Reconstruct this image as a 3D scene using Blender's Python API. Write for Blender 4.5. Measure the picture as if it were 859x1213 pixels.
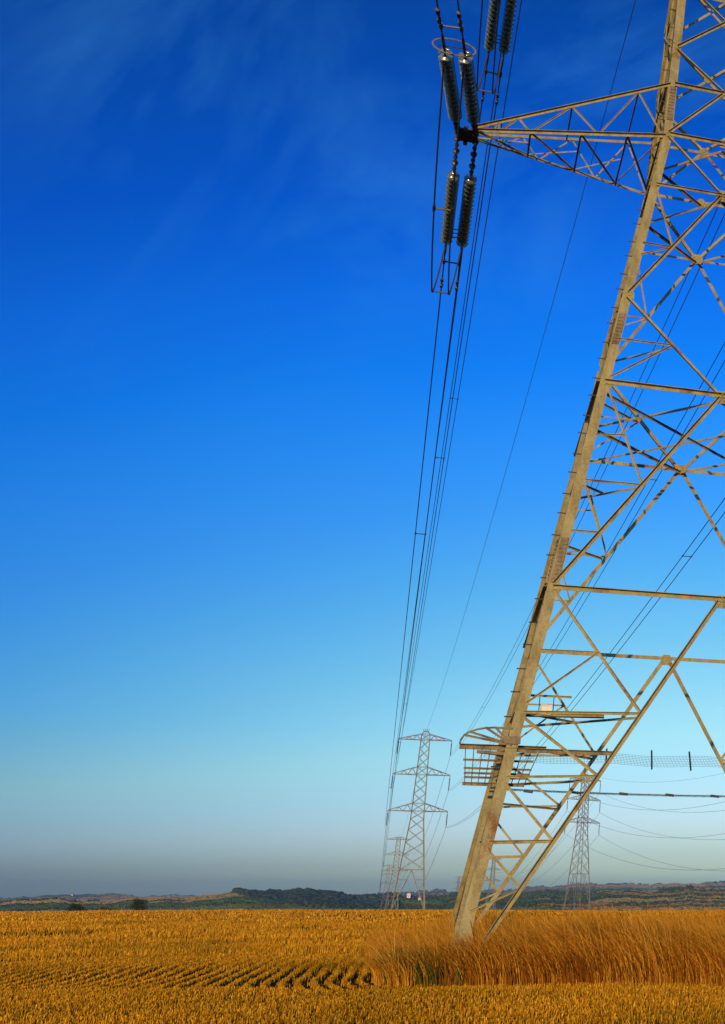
import bpy, math, random
import numpy as np
from mathutils import Vector, Matrix, Quaternion

for o in list(bpy.data.objects): bpy.data.objects.remove(o)
R = math.radians
scene = bpy.context.scene
COL = scene.collection
random.seed(4); rng = np.random.default_rng(7)

# ------------------------------------------------------------------ camera
EYE = 1.25
FPX, PITCH, CXPX = 1496.3, 17.127, 1041.2          # focal length / principal column for an 859 x 1213 frame
cam_d = bpy.data.cameras.new('camera'); cam = bpy.data.objects.new('camera', cam_d); COL.objects.link(cam)
cam.location = (0, 0, EYE); cam.rotation_euler = (R(90 + PITCH), 0, 0)
cam_d.sensor_fit = 'VERTICAL'; cam_d.sensor_height = 24; cam_d.lens = FPX / 1213 * 24
cam_d.shift_x = (429.5 - CXPX) / 1213
cam_d.clip_start = 0.1; cam_d.clip_end = 30000
scene.camera = cam

# ------------------------------------------------------------------ light
SUN_EL, SUN_AZ = 7.0, -3.0                          # the light travels towards azimuth SUN_AZ (0 = +Y)
travel = Vector((math.sin(R(SUN_AZ)) * math.cos(R(SUN_EL)), math.cos(R(SUN_AZ)) * math.cos(R(SUN_EL)), -math.sin(R(SUN_EL))))
sun_d = bpy.data.lights.new('sun', 'SUN'); sun = bpy.data.objects.new('sun', sun_d); COL.objects.link(sun)
sun_d.energy = 4.2; sun_d.angle = R(0.53); sun_d.color = (1.0, 0.68, 0.33)
sun.rotation_euler = travel.to_track_quat('-Z', 'Y').to_euler(); sun.location = (0, -50, 60)

world = bpy.data.worlds.new('World'); scene.world = world; world.use_nodes = True
wn, wl = world.node_tree.nodes, world.node_tree.links
wn.clear()
w_out = wn.new('ShaderNodeOutputWorld'); w_bg = wn.new('ShaderNodeBackground'); w_bg.inputs['Strength'].default_value = 0.12
sky = wn.new('ShaderNodeTexSky'); sky.sky_type = 'NISHITA'; sky.sun_disc = False
sky.sun_elevation = R(SUN_EL); sky.sun_rotation = R(180 + SUN_AZ); sky.air_density = 1.0; sky.dust_density = 0.4; sky.ozone_density = 2.0
tc = wn.new('ShaderNodeTexCoord')
sep = wn.new('ShaderNodeSeparateXYZ'); wl.new(tc.outputs['Generated'], sep.inputs[0])
# polarised and vignetted look painted in: deepens with height and off the sun axis
pdot = wn.new('ShaderNodeVectorMath'); pdot.operation = 'DOT_PRODUCT'; wl.new(tc.outputs['Generated'], pdot.inputs[0]); pdot.inputs[1].default_value = travel
pab = wn.new('ShaderNodeMath'); pab.operation = 'ABSOLUTE'; wl.new(pdot.outputs['Value'], pab.inputs[0])
pmr = wn.new('ShaderNodeMapRange'); wl.new(pab.outputs[0], pmr.inputs[0])
for i_, v_ in ((1, 0.55), (2, 1.0), (3, 0.0), (4, 1.0)): pmr.inputs[i_].default_value = v_
psq = wn.new('ShaderNodeMath'); psq.operation = 'POWER'; psq.inputs[1].default_value = 2.5; wl.new(pmr.outputs[0], psq.inputs[0])
pfa = wn.new('ShaderNodeMath'); pfa.operation = 'MULTIPLY_ADD'; pfa.inputs[1].default_value = 1.2; pfa.inputs[2].default_value = 0.45; wl.new(psq.outputs[0], pfa.inputs[0])
lowf = wn.new('ShaderNodeMapRange'); lowf.inputs[2].default_value = 0.12; wl.new(sep.outputs['Z'], lowf.inputs[0])
pinv = wn.new('ShaderNodeMath'); pinv.operation = 'MULTIPLY_ADD'; pinv.inputs[1].default_value = -1.0; pinv.inputs[2].default_value = 1.0; wl.new(pab.outputs[0], pinv.inputs[0])
pml = wn.new('ShaderNodeMath'); pml.operation = 'MULTIPLY'; wl.new(pinv.outputs[0], pml.inputs[0]); wl.new(lowf.outputs[0], pml.inputs[1])
psum = wn.new('ShaderNodeMath'); psum.operation = 'ADD'; wl.new(pml.outputs[0], psum.inputs[0]); wl.new(sep.outputs['Z'], psum.inputs[1])
phalf = wn.new('ShaderNodeMath'); phalf.operation = 'MULTIPLY'; phalf.inputs[1].default_value = 0.5; wl.new(psum.outputs[0], phalf.inputs[0])
ramp = wn.new('ShaderNodeValToRGB'); wl.new(phalf.outputs[0], ramp.inputs[0])
SKY_TINT = [  # half of (height + sun-axis angle term), tint
    (0.0131, (0.8436, 1.0031, 0.7386)),
    (0.0194, (0.742, 0.9323, 0.8051)),
    (0.0354, (0.7585, 1.043, 1.1296)),
    (0.0559, (0.6363, 1.1173, 1.3281)),
    (0.0794, (0.5953, 1.21, 1.4202)),
    (0.1263, (0.3584, 1.1541, 1.8018)),
    (0.1619, (0.227, 1.1222, 2.3135)),
    (0.1988, (0.1377, 1.0813, 3.093)),
    (0.2367, (0.0801, 1.1328, 3.9323)),
    (0.2735, (0.0221, 1.1207, 4.7255)),
    (0.3187, (0.0183, 1.0719, 5.4816)),
    (0.371, (0.0, 0.8838, 5.6915)),
    (0.4608, (0.0041, 0.8555, 5.2233)),
    (0.5208, (0.0033, 0.616, 3.9175))]
def fill_ramp(node, stops):
    el = node.color_ramp.elements
    while len(el) > 1: el.remove(el[0])
    el[0].position = stops[0][0]; el[0].color = (*stops[0][1], 1)
    for pos, c in stops[1:]:
        e = el.new(pos); e.color = (*c, 1)
fill_ramp(ramp, SKY_TINT)
mul = wn.new('ShaderNodeMix'); mul.data_type = 'RGBA'; mul.blend_type = 'MULTIPLY'; mul.inputs[0].default_value = 1.0
sbw = wn.new('ShaderNodeRGBToBW'); wl.new(sky.outputs[0], sbw.inputs[0])
wl.new(sbw.outputs[0], mul.inputs[6]); wl.new(ramp.outputs[0], mul.inputs[7])
pol = wn.new('ShaderNodeVectorMath'); pol.operation = 'SCALE'; wl.new(mul.outputs[2], pol.inputs[0]); wl.new(pfa.outputs[0], pol.inputs['Scale'])
# thin cirrus high up
mp = wn.new('ShaderNodeMapping'); mp.inputs['Rotation'].default_value = (0.3, -0.9, 0.2); mp.inputs['Scale'].default_value = (2.0, 5.5, 2.2)
coff = wn.new('ShaderNodeVectorMath'); coff.operation = 'ADD'; coff.inputs[1].default_value = (-0.06, 0, 0.06); wl.new(tc.outputs['Generated'], coff.inputs[0])
wl.new(coff.outputs[0], mp.inputs[0])
n1 = wn.new('ShaderNodeTexNoise'); n1.inputs['Scale'].default_value = 1.6; n1.inputs['Detail'].default_value = 9; n1.inputs['Roughness'].default_value = 0.62; n1.inputs['Distortion'].default_value = 0.6
wl.new(mp.outputs[0], n1.inputs['Vector'])
n2 = wn.new('ShaderNodeTexNoise'); n2.noise_dimensions = '4D'; n2.inputs['W'].default_value = 6.6; n2.inputs['Scale'].default_value = 2.6; n2.inputs['Detail'].default_value = 2
wl.new(coff.outputs[0], n2.inputs['Vector'])
r1 = wn.new('ShaderNodeMapRange'); r1.inputs[1].default_value = 0.48; r1.inputs[2].default_value = 0.8; wl.new(n1.outputs[0], r1.inputs[0])
r2 = wn.new('ShaderNodeMapRange'); r2.inputs[1].default_value = 0.47; r2.inputs[2].default_value = 0.68; wl.new(n2.outputs[0], r2.inputs[0])
r3 = wn.new('ShaderNodeMapRange'); r3.inputs[1].default_value = 0.18; r3.inputs[2].default_value = 0.4; wl.new(sep.outputs['Z'], r3.inputs[0])
m1 = wn.new('ShaderNodeMath'); m1.operation = 'MULTIPLY'; wl.new(r1.outputs[0], m1.inputs[0]); wl.new(r2.outputs[0], m1.inputs[1])
m2 = wn.new('ShaderNodeMath'); m2.operation = 'MULTIPLY'; wl.new(m1.outputs[0], m2.inputs[0]); wl.new(r3.outputs[0], m2.inputs[1])
m3 = wn.new('ShaderNodeMath'); m3.operation = 'MULTIPLY'; m3.inputs[1].default_value = 0.4; wl.new(m2.outputs[0], m3.inputs[0])
cmix = wn.new('ShaderNodeMix'); cmix.data_type = 'RGBA'; wl.new(m3.outputs[0], cmix.inputs[0]); wl.new(pol.outputs[0], cmix.inputs[6])
cmix.inputs[7].default_value = (0.7, 3.6, 7.0, 1)
wl.new(cmix.outputs[2], w_bg.inputs['Color']); wl.new(w_bg.outputs[0], w_out.inputs['Surface'])

scene.view_settings.view_transform = 'Standard'; scene.view_settings.look = 'None'
scene.view_settings.exposure = 0.0; scene.view_settings.gamma = 1.0; scene.view_settings.use_curve_mapping = False
scene.render.engine = 'CYCLES'
scene.cycles.volume_bounces = 0
scene.cycles.transparent_max_bounces = 12

# ------------------------------------------------------------------ helpers
def new_mat(name, rough=0.8):
    m = bpy.data.materials.new(name); m.use_nodes = True
    b = m.node_tree.nodes['Principled BSDF']; b.inputs['Roughness'].default_value = rough
    return m, m.node_tree.nodes, m.node_tree.links, b
def node(ns, t, **kw):
    n = ns.new(t)
    for k, v in kw.items(): setattr(n, k, v)
    return n
def noise_mat(name, stops, scale=4, detail=6, rough=0.8, coord='Object', bump=0.0, bscale=40, metallic=0.0, spec=0.5, stretch=None, distortion=0.0):
    m, ns, ls, b = new_mat(name, rough)
    t = ns.new('ShaderNodeTexCoord'); src = t.outputs[coord]
    if stretch:
        mp = ns.new('ShaderNodeMapping'); mp.inputs['Scale'].default_value = stretch; ls.new(src, mp.inputs[0]); src = mp.outputs[0]
    n = ns.new('ShaderNodeTexNoise'); n.inputs['Scale'].default_value = scale; n.inputs['Detail'].default_value = detail; n.inputs['Distortion'].default_value = distortion
    ls.new(src, n.inputs['Vector'])
    r = ns.new('ShaderNodeValToRGB'); fill_ramp(r, stops); ls.new(n.outputs[0], r.inputs[0]); ls.new(r.outputs[0], b.inputs['Base Color'])
    b.inputs['Metallic'].default_value = metallic; b.inputs['Specular IOR Level'].default_value = spec
    if bump:
        n2 = ns.new('ShaderNodeTexNoise'); n2.inputs['Scale'].default_value = bscale; n2.inputs['Detail'].default_value = 5; ls.new(src, n2.inputs['Vector'])
        bp = ns.new('ShaderNodeBump'); bp.inputs['Strength'].default_value = bump; ls.new(n2.outputs[0], bp.inputs['Height']); ls.new(bp.outputs[0], b.inputs['Normal'])
    return m
def mesh(name, v, f):
    me = bpy.data.meshes.new(name); me.from_pydata([tuple(p) for p in v], [], f); me.update(); return me
def link(name, me, mat=None, parent=None):
    o = bpy.data.objects.new(name, me); COL.objects.link(o)
    if mat is not None and me is not None and not me.materials: me.materials.append(mat)
    if parent is not None: o.parent = parent
    return o
def tag(o, label=None, cat=None, group=None, kind=None):
    if label: o['label'] = label
    if cat: o['category'] = cat
    if group: o['group'] = group
    if kind: o['kind'] = kind
    return o
def empty(name, loc=(0, 0, 0), rz=0):
    o = bpy.data.objects.new(name, None); COL.objects.link(o); o.location = loc; o.rotation_euler = (0, 0, rz)
    o.empty_display_size = 0.3
    return o
class MB:
    def __init__(s): s.v = []; s.f = []
    def add(s, v, f):
        n = len(s.v); s.v += [Vector(p) for p in v]; s.f += [[i + n for i in q] for q in f]; return s
    def box(s, c, e, m=None):
        x, y, z = e[0] / 2, e[1] / 2, e[2] / 2; c = Vector(c)
        P = [Vector((a * x, b * y, d * z)) for a in (-1, 1) for b in (-1, 1) for d in (-1, 1)]
        if m is not None: P = [m @ p for p in P]
        return s.add([c + p for p in P], [[0, 1, 3, 2], [4, 6, 7, 5], [0, 4, 5, 1], [2, 3, 7, 6], [0, 2, 6, 4], [1, 5, 7, 3]])
    def angle(s, p0, p1, size, nrm, t=None, off=0.0, flip=False):
        """rolled steel angle: one flange in the face plane, the other standing out along nrm at its upper edge"""
        p0, p1, nrm = Vector(p0), Vector(p1), Vector(nrm); ax = (p1 - p0)
        if ax.length < 1e-5: return s
        ax.normalize(); nrm = (nrm - ax * nrm.dot(ax)).normalized()
        e = ax.cross(nrm).normalized()
        if e.z > 1e-4 or (abs(e.z) <= 1e-4 and e.x < 0): e = -e
        if flip: e = -e
        t = t or max(0.008, size * 0.11)
        prof = [(0, 0), (size, 0), (size, t), (t, t), (t, size), (0, size)]
        v = []
        for p in (p0, p1):
            for a, b in prof: v.append(p + e * (a - size * 0.5) + nrm * (b + off))
        f = [[i, (i + 1) % 6, 6 + (i + 1) % 6, 6 + i] for i in range(6)] + [[0, 1, 2, 3], [0, 3, 4, 5], [6, 9, 8, 7], [6, 11, 10, 9]]
        return s.add(v, f)
    def tube(s, pts, rad, n=6, cap=True, closed=False):
        pts = [Vector(p) for p in pts]; N = len(pts)
        rads = rad if hasattr(rad, '__len__') else [rad] * N
        base = len(s.v); up = None
        for i, p in enumerate(pts):
            if closed: d = pts[(i + 1) % N] - pts[i - 1]
            else: d = pts[min(i + 1, N - 1)] - pts[max(i - 1, 0)]
            d.normalize()
            if up is None: up = d.orthogonal().normalized()
            up = (up - d * up.dot(d)).normalized(); w = d.cross(up)
            for k in range(n):
                a = 2 * math.pi * k / n; s.v.append(p + (up * math.cos(a) + w * math.sin(a)) * rads[i])
        M = N if closed else N - 1
        for i in range(M):
            a0, b0 = base + i * n, base + ((i + 1) % N) * n
            for k in range(n): s.f.append([a0 + k, a0 + (k + 1) % n, b0 + (k + 1) % n, b0 + k])
        if cap and not closed:
            s.f.append([base + k for k in range(n)][::-1]); s.f.append([base + (N - 1) * n + k for k in range(n)])
        return s
    def lathe(s, prof, origin, axis, n=14):
        axis = Vector(axis).normalized(); u = axis.orthogonal().normalized(); w = axis.cross(u); o = Vector(origin); base = len(s.v)
        for r, h in prof:
            for k in range(n):
                a = 2 * math.pi * k / n; s.v.append(o + axis * h + (u * math.cos(a) + w * math.sin(a)) * r)
        for i in range(len(prof) - 1):
            for k in range(n):
                s.f.append([base + i * n + k, base + i * n + (k + 1) % n, base + (i + 1) * n + (k + 1) % n, base + (i + 1) * n + k])
        s.f.append([base + k for k in range(n)][::-1]); s.f.append([base + (len(prof) - 1) * n + k for k in range(n)])
        return s
    def plate(s, poly, thick):
        """flat plate: list of coplanar points, given thickness along its normal"""
        P = [Vector(p) for p in poly]; nrm = (P[1] - P[0]).cross(P[2] - P[0]).normalized(); n = len(P)
        v = [p - nrm * thick / 2 for p in P] + [p + nrm * thick / 2 for p in P]
        f = [list(range(n))[::-1], list(range(n, 2 * n))] + [[i, (i + 1) % n, n + (i + 1) % n, n + i] for i in range(n)]
        return s.add(v, f)
    def build(s, name, mat, parent=None, smooth=False):
        me = mesh(name, s.v, s.f)
        if smooth: me.polygons.foreach_set('use_smooth', [True] * len(me.polygons))
        return link(name, me, mat, parent)
def big_mesh(name, verts, quads, mat, smooth=False):
    """numpy arrays -> mesh object"""
    me = bpy.data.meshes.new(name); nv, nf = len(verts), len(quads)
    me.vertices.add(nv); me.vertices.foreach_set('co', np.ascontiguousarray(verts, dtype=np.float32).ravel())
    k = quads.shape[1]
    me.loops.add(nf * k); me.loops.foreach_set('vertex_index', np.ascontiguousarray(quads, dtype=np.int32).ravel())
    me.polygons.add(nf); me.polygons.foreach_set('loop_start', np.arange(0, nf * k, k, dtype=np.int32))
    if smooth: me.polygons.foreach_set('use_smooth', np.ones(nf, dtype=bool))
    me.update(calc_edges=True); me.validate()
    return link(name, me, mat)

# ------------------------------------------------------------------ materials
def steel_mat(name, base, dark, rust, rust_lo=0.6, rough=0.55):
    m, ns, ls, b = new_mat(name, rough)
    t = ns.new('ShaderNodeTexCoord')
    n = ns.new('ShaderNodeTexNoise'); n.inputs['Scale'].default_value = 1.7; n.inputs['Detail'].default_value = 8; n.inputs['Roughness'].default_value = 0.65
    mp = ns.new('ShaderNodeMapping'); mp.inputs['Scale'].default_value = (3.0, 3.0, 0.8); ls.new(t.outputs['Object'], mp.inputs[0]); ls.new(mp.outputs[0], n.inputs['Vector'])
    r = ns.new('ShaderNodeValToRGB'); fill_ramp(r, [(0.3, dark), (0.55, base), (0.8, tuple(min(1, c * 1.18) for c in base))]); ls.new(n.outputs[0], r.inputs[0])
    n2 = ns.new('ShaderNodeTexNoise'); n2.inputs['Scale'].default_value = 1.1; n2.inputs['Detail'].default_value = 10; n2.inputs['Roughness'].default_value = 0.72; ls.new(t.outputs['Object'], n2.inputs['Vector'])
    mr = ns.new('ShaderNodeMapRange'); mr.inputs[1].default_value = rust_lo; mr.inputs[2].default_value = rust_lo + 0.09; ls.new(n2.outputs[0], mr.inputs[0])
    mx = ns.new('ShaderNodeMix'); mx.data_type = 'RGBA'; ls.new(mr.outputs[0], mx.inputs[0]); ls.new(r.outputs[0], mx.inputs[6]); mx.inputs[7].default_value = (*rust, 1)
    mp4 = ns.new('ShaderNodeMapping'); mp4.inputs['Scale'].default_value = (4.0, 4.0, 0.6); ls.new(t.outputs['Object'], mp4.inputs[0])
    n4 = ns.new('ShaderNodeTexNoise'); n4.inputs['Scale'].default_value = 1.0; n4.inputs['Detail'].default_value = 7; n4.inputs['Roughness'].default_value = 0.7; ls.new(mp4.outputs[0], n4.inputs['Vector'])
    mr4 = ns.new('ShaderNodeMapRange'); mr4.inputs[1].default_value = 0.54; mr4.inputs[2].default_value = 0.72; mr4.inputs[4].default_value = 0.6; ls.new(n4.outputs[0], mr4.inputs[0])
    mx4 = ns.new('ShaderNodeMix'); mx4.data_type = 'RGBA'; ls.new(mr4.outputs[0], mx4.inputs[0]); ls.new(mx.outputs[2], mx4.inputs[6]); mx4.inputs[7].default_value = (dark[0] * 0.42, dark[1] * 0.36, dark[2] * 0.34, 1); mx = mx4
    n3 = ns.new('ShaderNodeTexNoise'); n3.inputs['Scale'].default_value = 26; n3.inputs['Detail'].default_value = 4; ls.new(t.outputs['Object'], n3.inputs['Vector'])
    mx2 = ns.new('ShaderNodeMix'); mx2.data_type = 'RGBA'; mx2.blend_type = 'MULTIPLY'; mx2.inputs[0].default_value = 0.55
    r3 = ns.new('ShaderNodeValToRGB'); fill_ramp(r3, [(0.3, (0.55, 0.52, 0.48)), (0.6, (1, 1, 1))]); ls.new(n3.outputs[0], r3.inputs[0])
    ls.new(mx.outputs[2], mx2.inputs[6]); ls.new(r3.outputs[0], mx2.inputs[7]); ls.new(mx2.outputs[2], b.inputs['Base Color'])
    bp = ns.new('ShaderNodeBump'); bp.inputs['Strength'].default_value = 0.25; bp.inputs['Distance'].default_value = 0.01; ls.new(n3.outputs[0], bp.inputs['Height']); ls.new(bp.outputs[0], b.inputs['Normal'])
    b.inputs['Specular IOR Level'].default_value = 0.12
    return m
M_STEEL = steel_mat('painted_steel', (0.345, 0.292, 0.125), (0.22, 0.18, 0.07), (0.20, 0.075, 0.02), 0.575)
M_RUST = steel_mat('rusty_steel', (0.25, 0.195, 0.105), (0.11, 0.08, 0.045), (0.2, 0.075, 0.025), 0.56)
M_FARSTEEL = steel_mat('galvanised_steel_far', (0.25, 0.235, 0.19), (0.18, 0.17, 0.14), (0.22, 0.15, 0.09), 0.64)
M_DARK = noise_mat('dark_fittings', [(0.3, (0.035, 0.03, 0.025)), (0.7, (0.075, 0.06, 0.045))], scale=9, rough=0.5, metallic=0.4)
M_WIRE = noise_mat('aluminium_conductor', [(0.3, (0.05, 0.052, 0.055)), (0.7, (0.085, 0.085, 0.085))], scale=3, rough=0.55, metallic=0.5)
M_CREAM = noise_mat('cream_paint', [(0.3, (0.62, 0.56, 0.40)), (0.7, (0.75, 0.70, 0.54))], scale=6, rough=0.6)
m, ns, ls, b = new_mat('toughened_glass', 0.14)
b.inputs['Base Color'].default_value = (0.25, 0.28, 0.15, 1); b.inputs['Transmission Weight'].default_value = 0.62; b.inputs['Coat Weight'].default_value = 1.0; b.inputs['Coat Roughness'].default_value = 0.12; b.inputs['IOR'].default_value = 1.45
M_GLASS = m

# ------------------------------------------------------------------ terrain
def px_az(x): return math.degrees(math.atan((x - CXPX) / FPX * math.cos(R(PITCH))))
def interp(tab, az):
    xs = [px_az(a) for a, _ in tab]; ys = [b_ for _, b_ in tab]
    return np.interp(az, xs, ys)
MIDP = [(-400, 1064), (-150, 1062), (0, 1067), (100, 1067.5), (180, 1065.5), (240, 1061), (285, 1057.5), (330, 1056.5), (370, 1058), (430, 1063), (500, 1063), (560, 1060), (640, 1057.5), (720, 1056), (859, 1053), (1100, 1051), (1500, 1055)]
FARP = [(-400, 1058), (-150, 1061), (0, 1065.5), (40, 1062), (110, 1060), (160, 1062), (230, 1062), (300, 1063), (430, 1061), (520, 1056), (560, 1058), (645, 1051), (700, 1047.5), (780, 1048.5), (859, 1045.5), (1100, 1047), (1500, 1053)]
TPX = math.cos(R(PITCH)) ** 2 / FPX
EDGE = 205.0
def sstep(t): t = np.clip(t, 0, 1); return t * t * (3 - 2 * t)
def terrain(x, y):
    x = np.asarray(x, float); y = np.asarray(y, float)
    r = np.hypot(x, y); az = np.degrees(np.arctan2(x, np.maximum(y, 1e-6)))
    az = np.where(y <= 0, np.where(x < 0, -40.0, 40.0), np.clip(az, -40, 40)); ca = np.cos(np.radians(az))
    z1 = EYE + 1500 * ca * (1067.6 - interp(MIDP, az)) * TPX + 1.2 * np.sin(az * 2.1) + 0.7 * np.sin(az * 5.3 + 1)
    z2 = EYE + 4300 * ca * (1067.6 - interp(FARP, az)) * TPX + 2.0 * np.sin(az * 3.3) + 1.2 * np.sin(az * 9.1)
    # undulating stubble field
    z = 0.05 * np.sin(x * 0.31 + 0.6 * np.sin(y * 0.11)) * np.sin(y * 0.23 + 1.1) + 0.10 * np.sin(x * 0.052 + y * 0.07) * np.clip((r - 26) / 60, 0, 1)
    z = z * np.clip((r - 12) / 10, 0, 1)
    z = z - 15 * sstep((r - EDGE + 25) / 330)
    z = z + (z1 + 15) * np.clip((r - 760) / (1500 - 760), 0, 1) ** 1.15
    z = np.where(r > 1500, z1 - (z1 + 4) * 0 - 14 * sstep((r - 1500) / 500), z)
    z = np.where(r > 2000, (z1 - 14) + (z2 - (z1 - 14)) * sstep((r - 2000) / 2300), z)
    z = np.where(r > 4300, z2 - 60 * sstep((r - 4300) / 2200), z)
    return z
azs = np.concatenate([np.arange(-180, -46, 6.0), np.arange(-46, 22, 0.16), np.arange(22, 180, 6.0)])
rs = np.concatenate([[0.0], np.arange(2, 12, 2.0), np.arange(12, 60, 0.5), np.geomspace(60, 240, 60)[1:], np.geomspace(240, 6500, 110)[1:]])
A, RR = np.meshgrid(np.radians(azs), rs)
GX, GY = RR * np.sin(A), RR * np.cos(A)
GZ = terrain(GX, GY); GZ = np.where(RR < 3, 0, GZ)
na, nr = len(azs), len(rs)
idx = np.arange(na * nr).reshape(nr, na)
nxt = np.roll(idx, -1, axis=1)
quads = np.stack([idx[:-1], nxt[:-1], nxt[1:], idx[1:]], -1).reshape(-1, 4)[:, ::-1]
# ground material: straw-strewn soil near, a patchwork of fields beyond the crest
m, ns, ls, b = new_mat('stubble_ground', 0.95); b.inputs['Specular IOR Level'].default_value = 0.0
t = ns.new('ShaderNodeTexCoord'); src = t.outputs['Object']
n = ns.new('ShaderNodeTexNoise'); n.inputs['Scale'].default_value = 7; n.inputs['Detail'].default_value = 9; n.inputs['Roughness'].default_value = 0.7; ls.new(src, n.inputs['Vector'])
near = ns.new('ShaderNodeValToRGB'); fill_ramp(near, [(0.32, (0.055, 0.028, 0.006)), (0.5, (0.15, 0.075, 0.010)), (0.7, (0.32, 0.16, 0.018))]); ls.new(n.outputs[0], near.inputs[0])
mp = ns.new('ShaderNodeMapping'); mp.inputs['Rotation'].default_value = (0, 0, 0.5); mp.inputs['Scale'].default_value = (0.0042, 0.0078, 1); ls.new(src, mp.inputs[0])
wn_ = ns.new('ShaderNodeTexNoise'); wn_.inputs['Scale'].default_value = 0.9; ls.new(mp.outputs[0], wn_.inputs['Vector'])
add = ns.new('ShaderNodeVectorMath'); add.operation = 'MULTIPLY_ADD'; add.inputs[1].default_value = (0.35, 0.35, 0); ls.new(wn_.outputs['Color'], add.inputs[0]); ls.new(mp.outputs[0], add.inputs[2])
vo = ns.new('ShaderNodeTexVoronoi'); vo.voronoi_dimensions = '2D'; vo.inputs['Scale'].default_value = 1.0; ls.new(add.outputs[0], vo.inputs['Vector'])
sx = ns.new('ShaderNodeSeparateColor'); ls.new(vo.outputs['Color'], sx.inputs[0])
fr = ns.new('ShaderNodeValToRGB'); fr.color_ramp.interpolation = 'CONSTANT'
fill_ramp(fr, [(0.0, (0.40, 0.24, 0.09)), (0.22, (0.30, 0.17, 0.075)), (0.36, (0.085, 0.11, 0.035)), (0.5, (0.44, 0.27, 0.11)), (0.62, (0.22, 0.14, 0.07)), (0.72, (0.13, 0.15, 0.05)), (0.84, (0.36, 0.23, 0.11))]); ls.new(sx.outputs[0], fr.inputs[0])
nf = ns.new('ShaderNodeTexNoise'); nf.inputs['Scale'].default_value = 0.03; nf.inputs['Detail'].default_value = 6; ls.new(src, nf.inputs['Vector'])
fm = ns.new('ShaderNodeMix'); fm.data_type = 'RGBA'; fm.blend_type = 'MULTIPLY'; fm.inputs[0].default_value = 0.6; ls.new(fr.outputs[0], fm.inputs[6]); ls.new(nf.outputs[0], fm.inputs[7])
fm2 = ns.new('ShaderNodeMix'); fm2.data_type = 'RGBA'; fm2.blend_type = 'MULTIPLY'; fm2.inputs[0].default_value = 1.0; fm2.inputs[7].default_value = (0.92, 1.08, 0.6, 1); ls.new(fm.outputs[2], fm2.inputs[6])
ln = ns.new('ShaderNodeVectorMath'); ln.operation = 'LENGTH'; ls.new(src, ln.inputs[0])
rm = ns.new('ShaderNodeMapRange'); rm.inputs[1].default_value = 300; rm.inputs[2].default_value = 330; ls.new(ln.outputs['Value'], rm.inputs[0])
cm = ns.new('ShaderNodeMix'); cm.data_type = 'RGBA'; ls.new(rm.outputs[0], cm.inputs[0]); ls.new(near.outputs[0], cm.inputs[6]); ls.new(fm2.outputs[2], cm.inputs[7]); ls.new(cm.outputs[2], b.inputs['Base Color'])
bp = ns.new('ShaderNodeBump'); bp.inputs['Strength'].default_value = 0.8; bp.inputs['Distance'].default_value = 0.05; ls.new(n.outputs[0], bp.inputs['Height'])
ls.new(bp.outputs[0], b.inputs['Normal'])
M_GROUND = m
ground = big_mesh('ground', np.stack([GX, GY, GZ], -1).reshape(-1, 3), quads, m, smooth=True)
tag(ground, kind='structure')

# ------------------------------------------------------------------ the near pylon
TC = (-3.930, 26.0); TH = 0.3222
W_G, K1, K2, Z3 = 4.233, 0.1688, 0.0446, 17.50
def hw(z): return W_G - K1 * min(z, Z3) - K2 * max(z - Z3, 0)
pyl = empty('lattice_pylon', (TC[0], TC[1], 0), TH)
tag(pyl, 'huge tapering steel lattice pylon rising out of the tall grass', 'pylon')
FACES = [lambda u, z: Vector((u * hw(z), -hw(z), z)), lambda u, z: Vector((hw(z), u * hw(z), z)),
         lambda u, z: Vector((-u * hw(z), hw(z), z)), lambda u, z: Vector((-hw(z), -u * hw(z), z))]
NORM = [Vector((0, -1, 0)), Vector((1, 0, 0)), Vector((0, 1, 0)), Vector((-1, 0, 0))]
ZTOP = 31.0
def leg(sx, sy):
    L, T, O = 0.19, 0.026, 0.055; mb = MB(); zs = [-0.3, Z3, ZTOP]; v = []
    prof = [(0, 0), (L, 0), (L, T), (T, T), (T, L), (0, L)]
    for z in zs:
        w = hw(z)
        for a, c in prof: v.append((sx * (w - a + O), sy * (w - c + 0.004), z))
    f = []
    for k in range(2):
        for i in range(6):
            q = [k * 6 + i, k * 6 + (i + 1) % 6, (k + 1) * 6 + (i + 1) % 6, (k + 1) * 6 + i]
            f.append(q if sx * sy < 0 else q[::-1])
    f += [[12, 13, 14, 15], [12, 15, 16, 17]]
    mb.add(v, f); return mb.build('leg', M_STEEL, pyl)
for sx in (-1, 1):
    for sy in (-1, 1): leg(sx, sy)
def bolt_row(mb, c, ex, ey, n, rows, cols, dx, dy, r=0.017, h=0.018):
    for i in range(rows):
        for j in range(cols):
            p = Vector(c) + ex * ((j - (cols - 1) / 2) * dx) + ey * ((i - (rows - 1) / 2) * dy)
            mb.lathe([(r, 0), (r, h)], p, n, 6)
def bar(name, p0, p1, size, nrm, off=0.006, parent=None, mat=None, flip=False):
    return MB().angle(p0, p1, size * (0.74 if name in ('brace', 'hip_brace', 'plan_brace', 'strut') else 0.82), nrm, off=off, flip=flip).build(name, mat or M_STEEL, parent or pyl)
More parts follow.
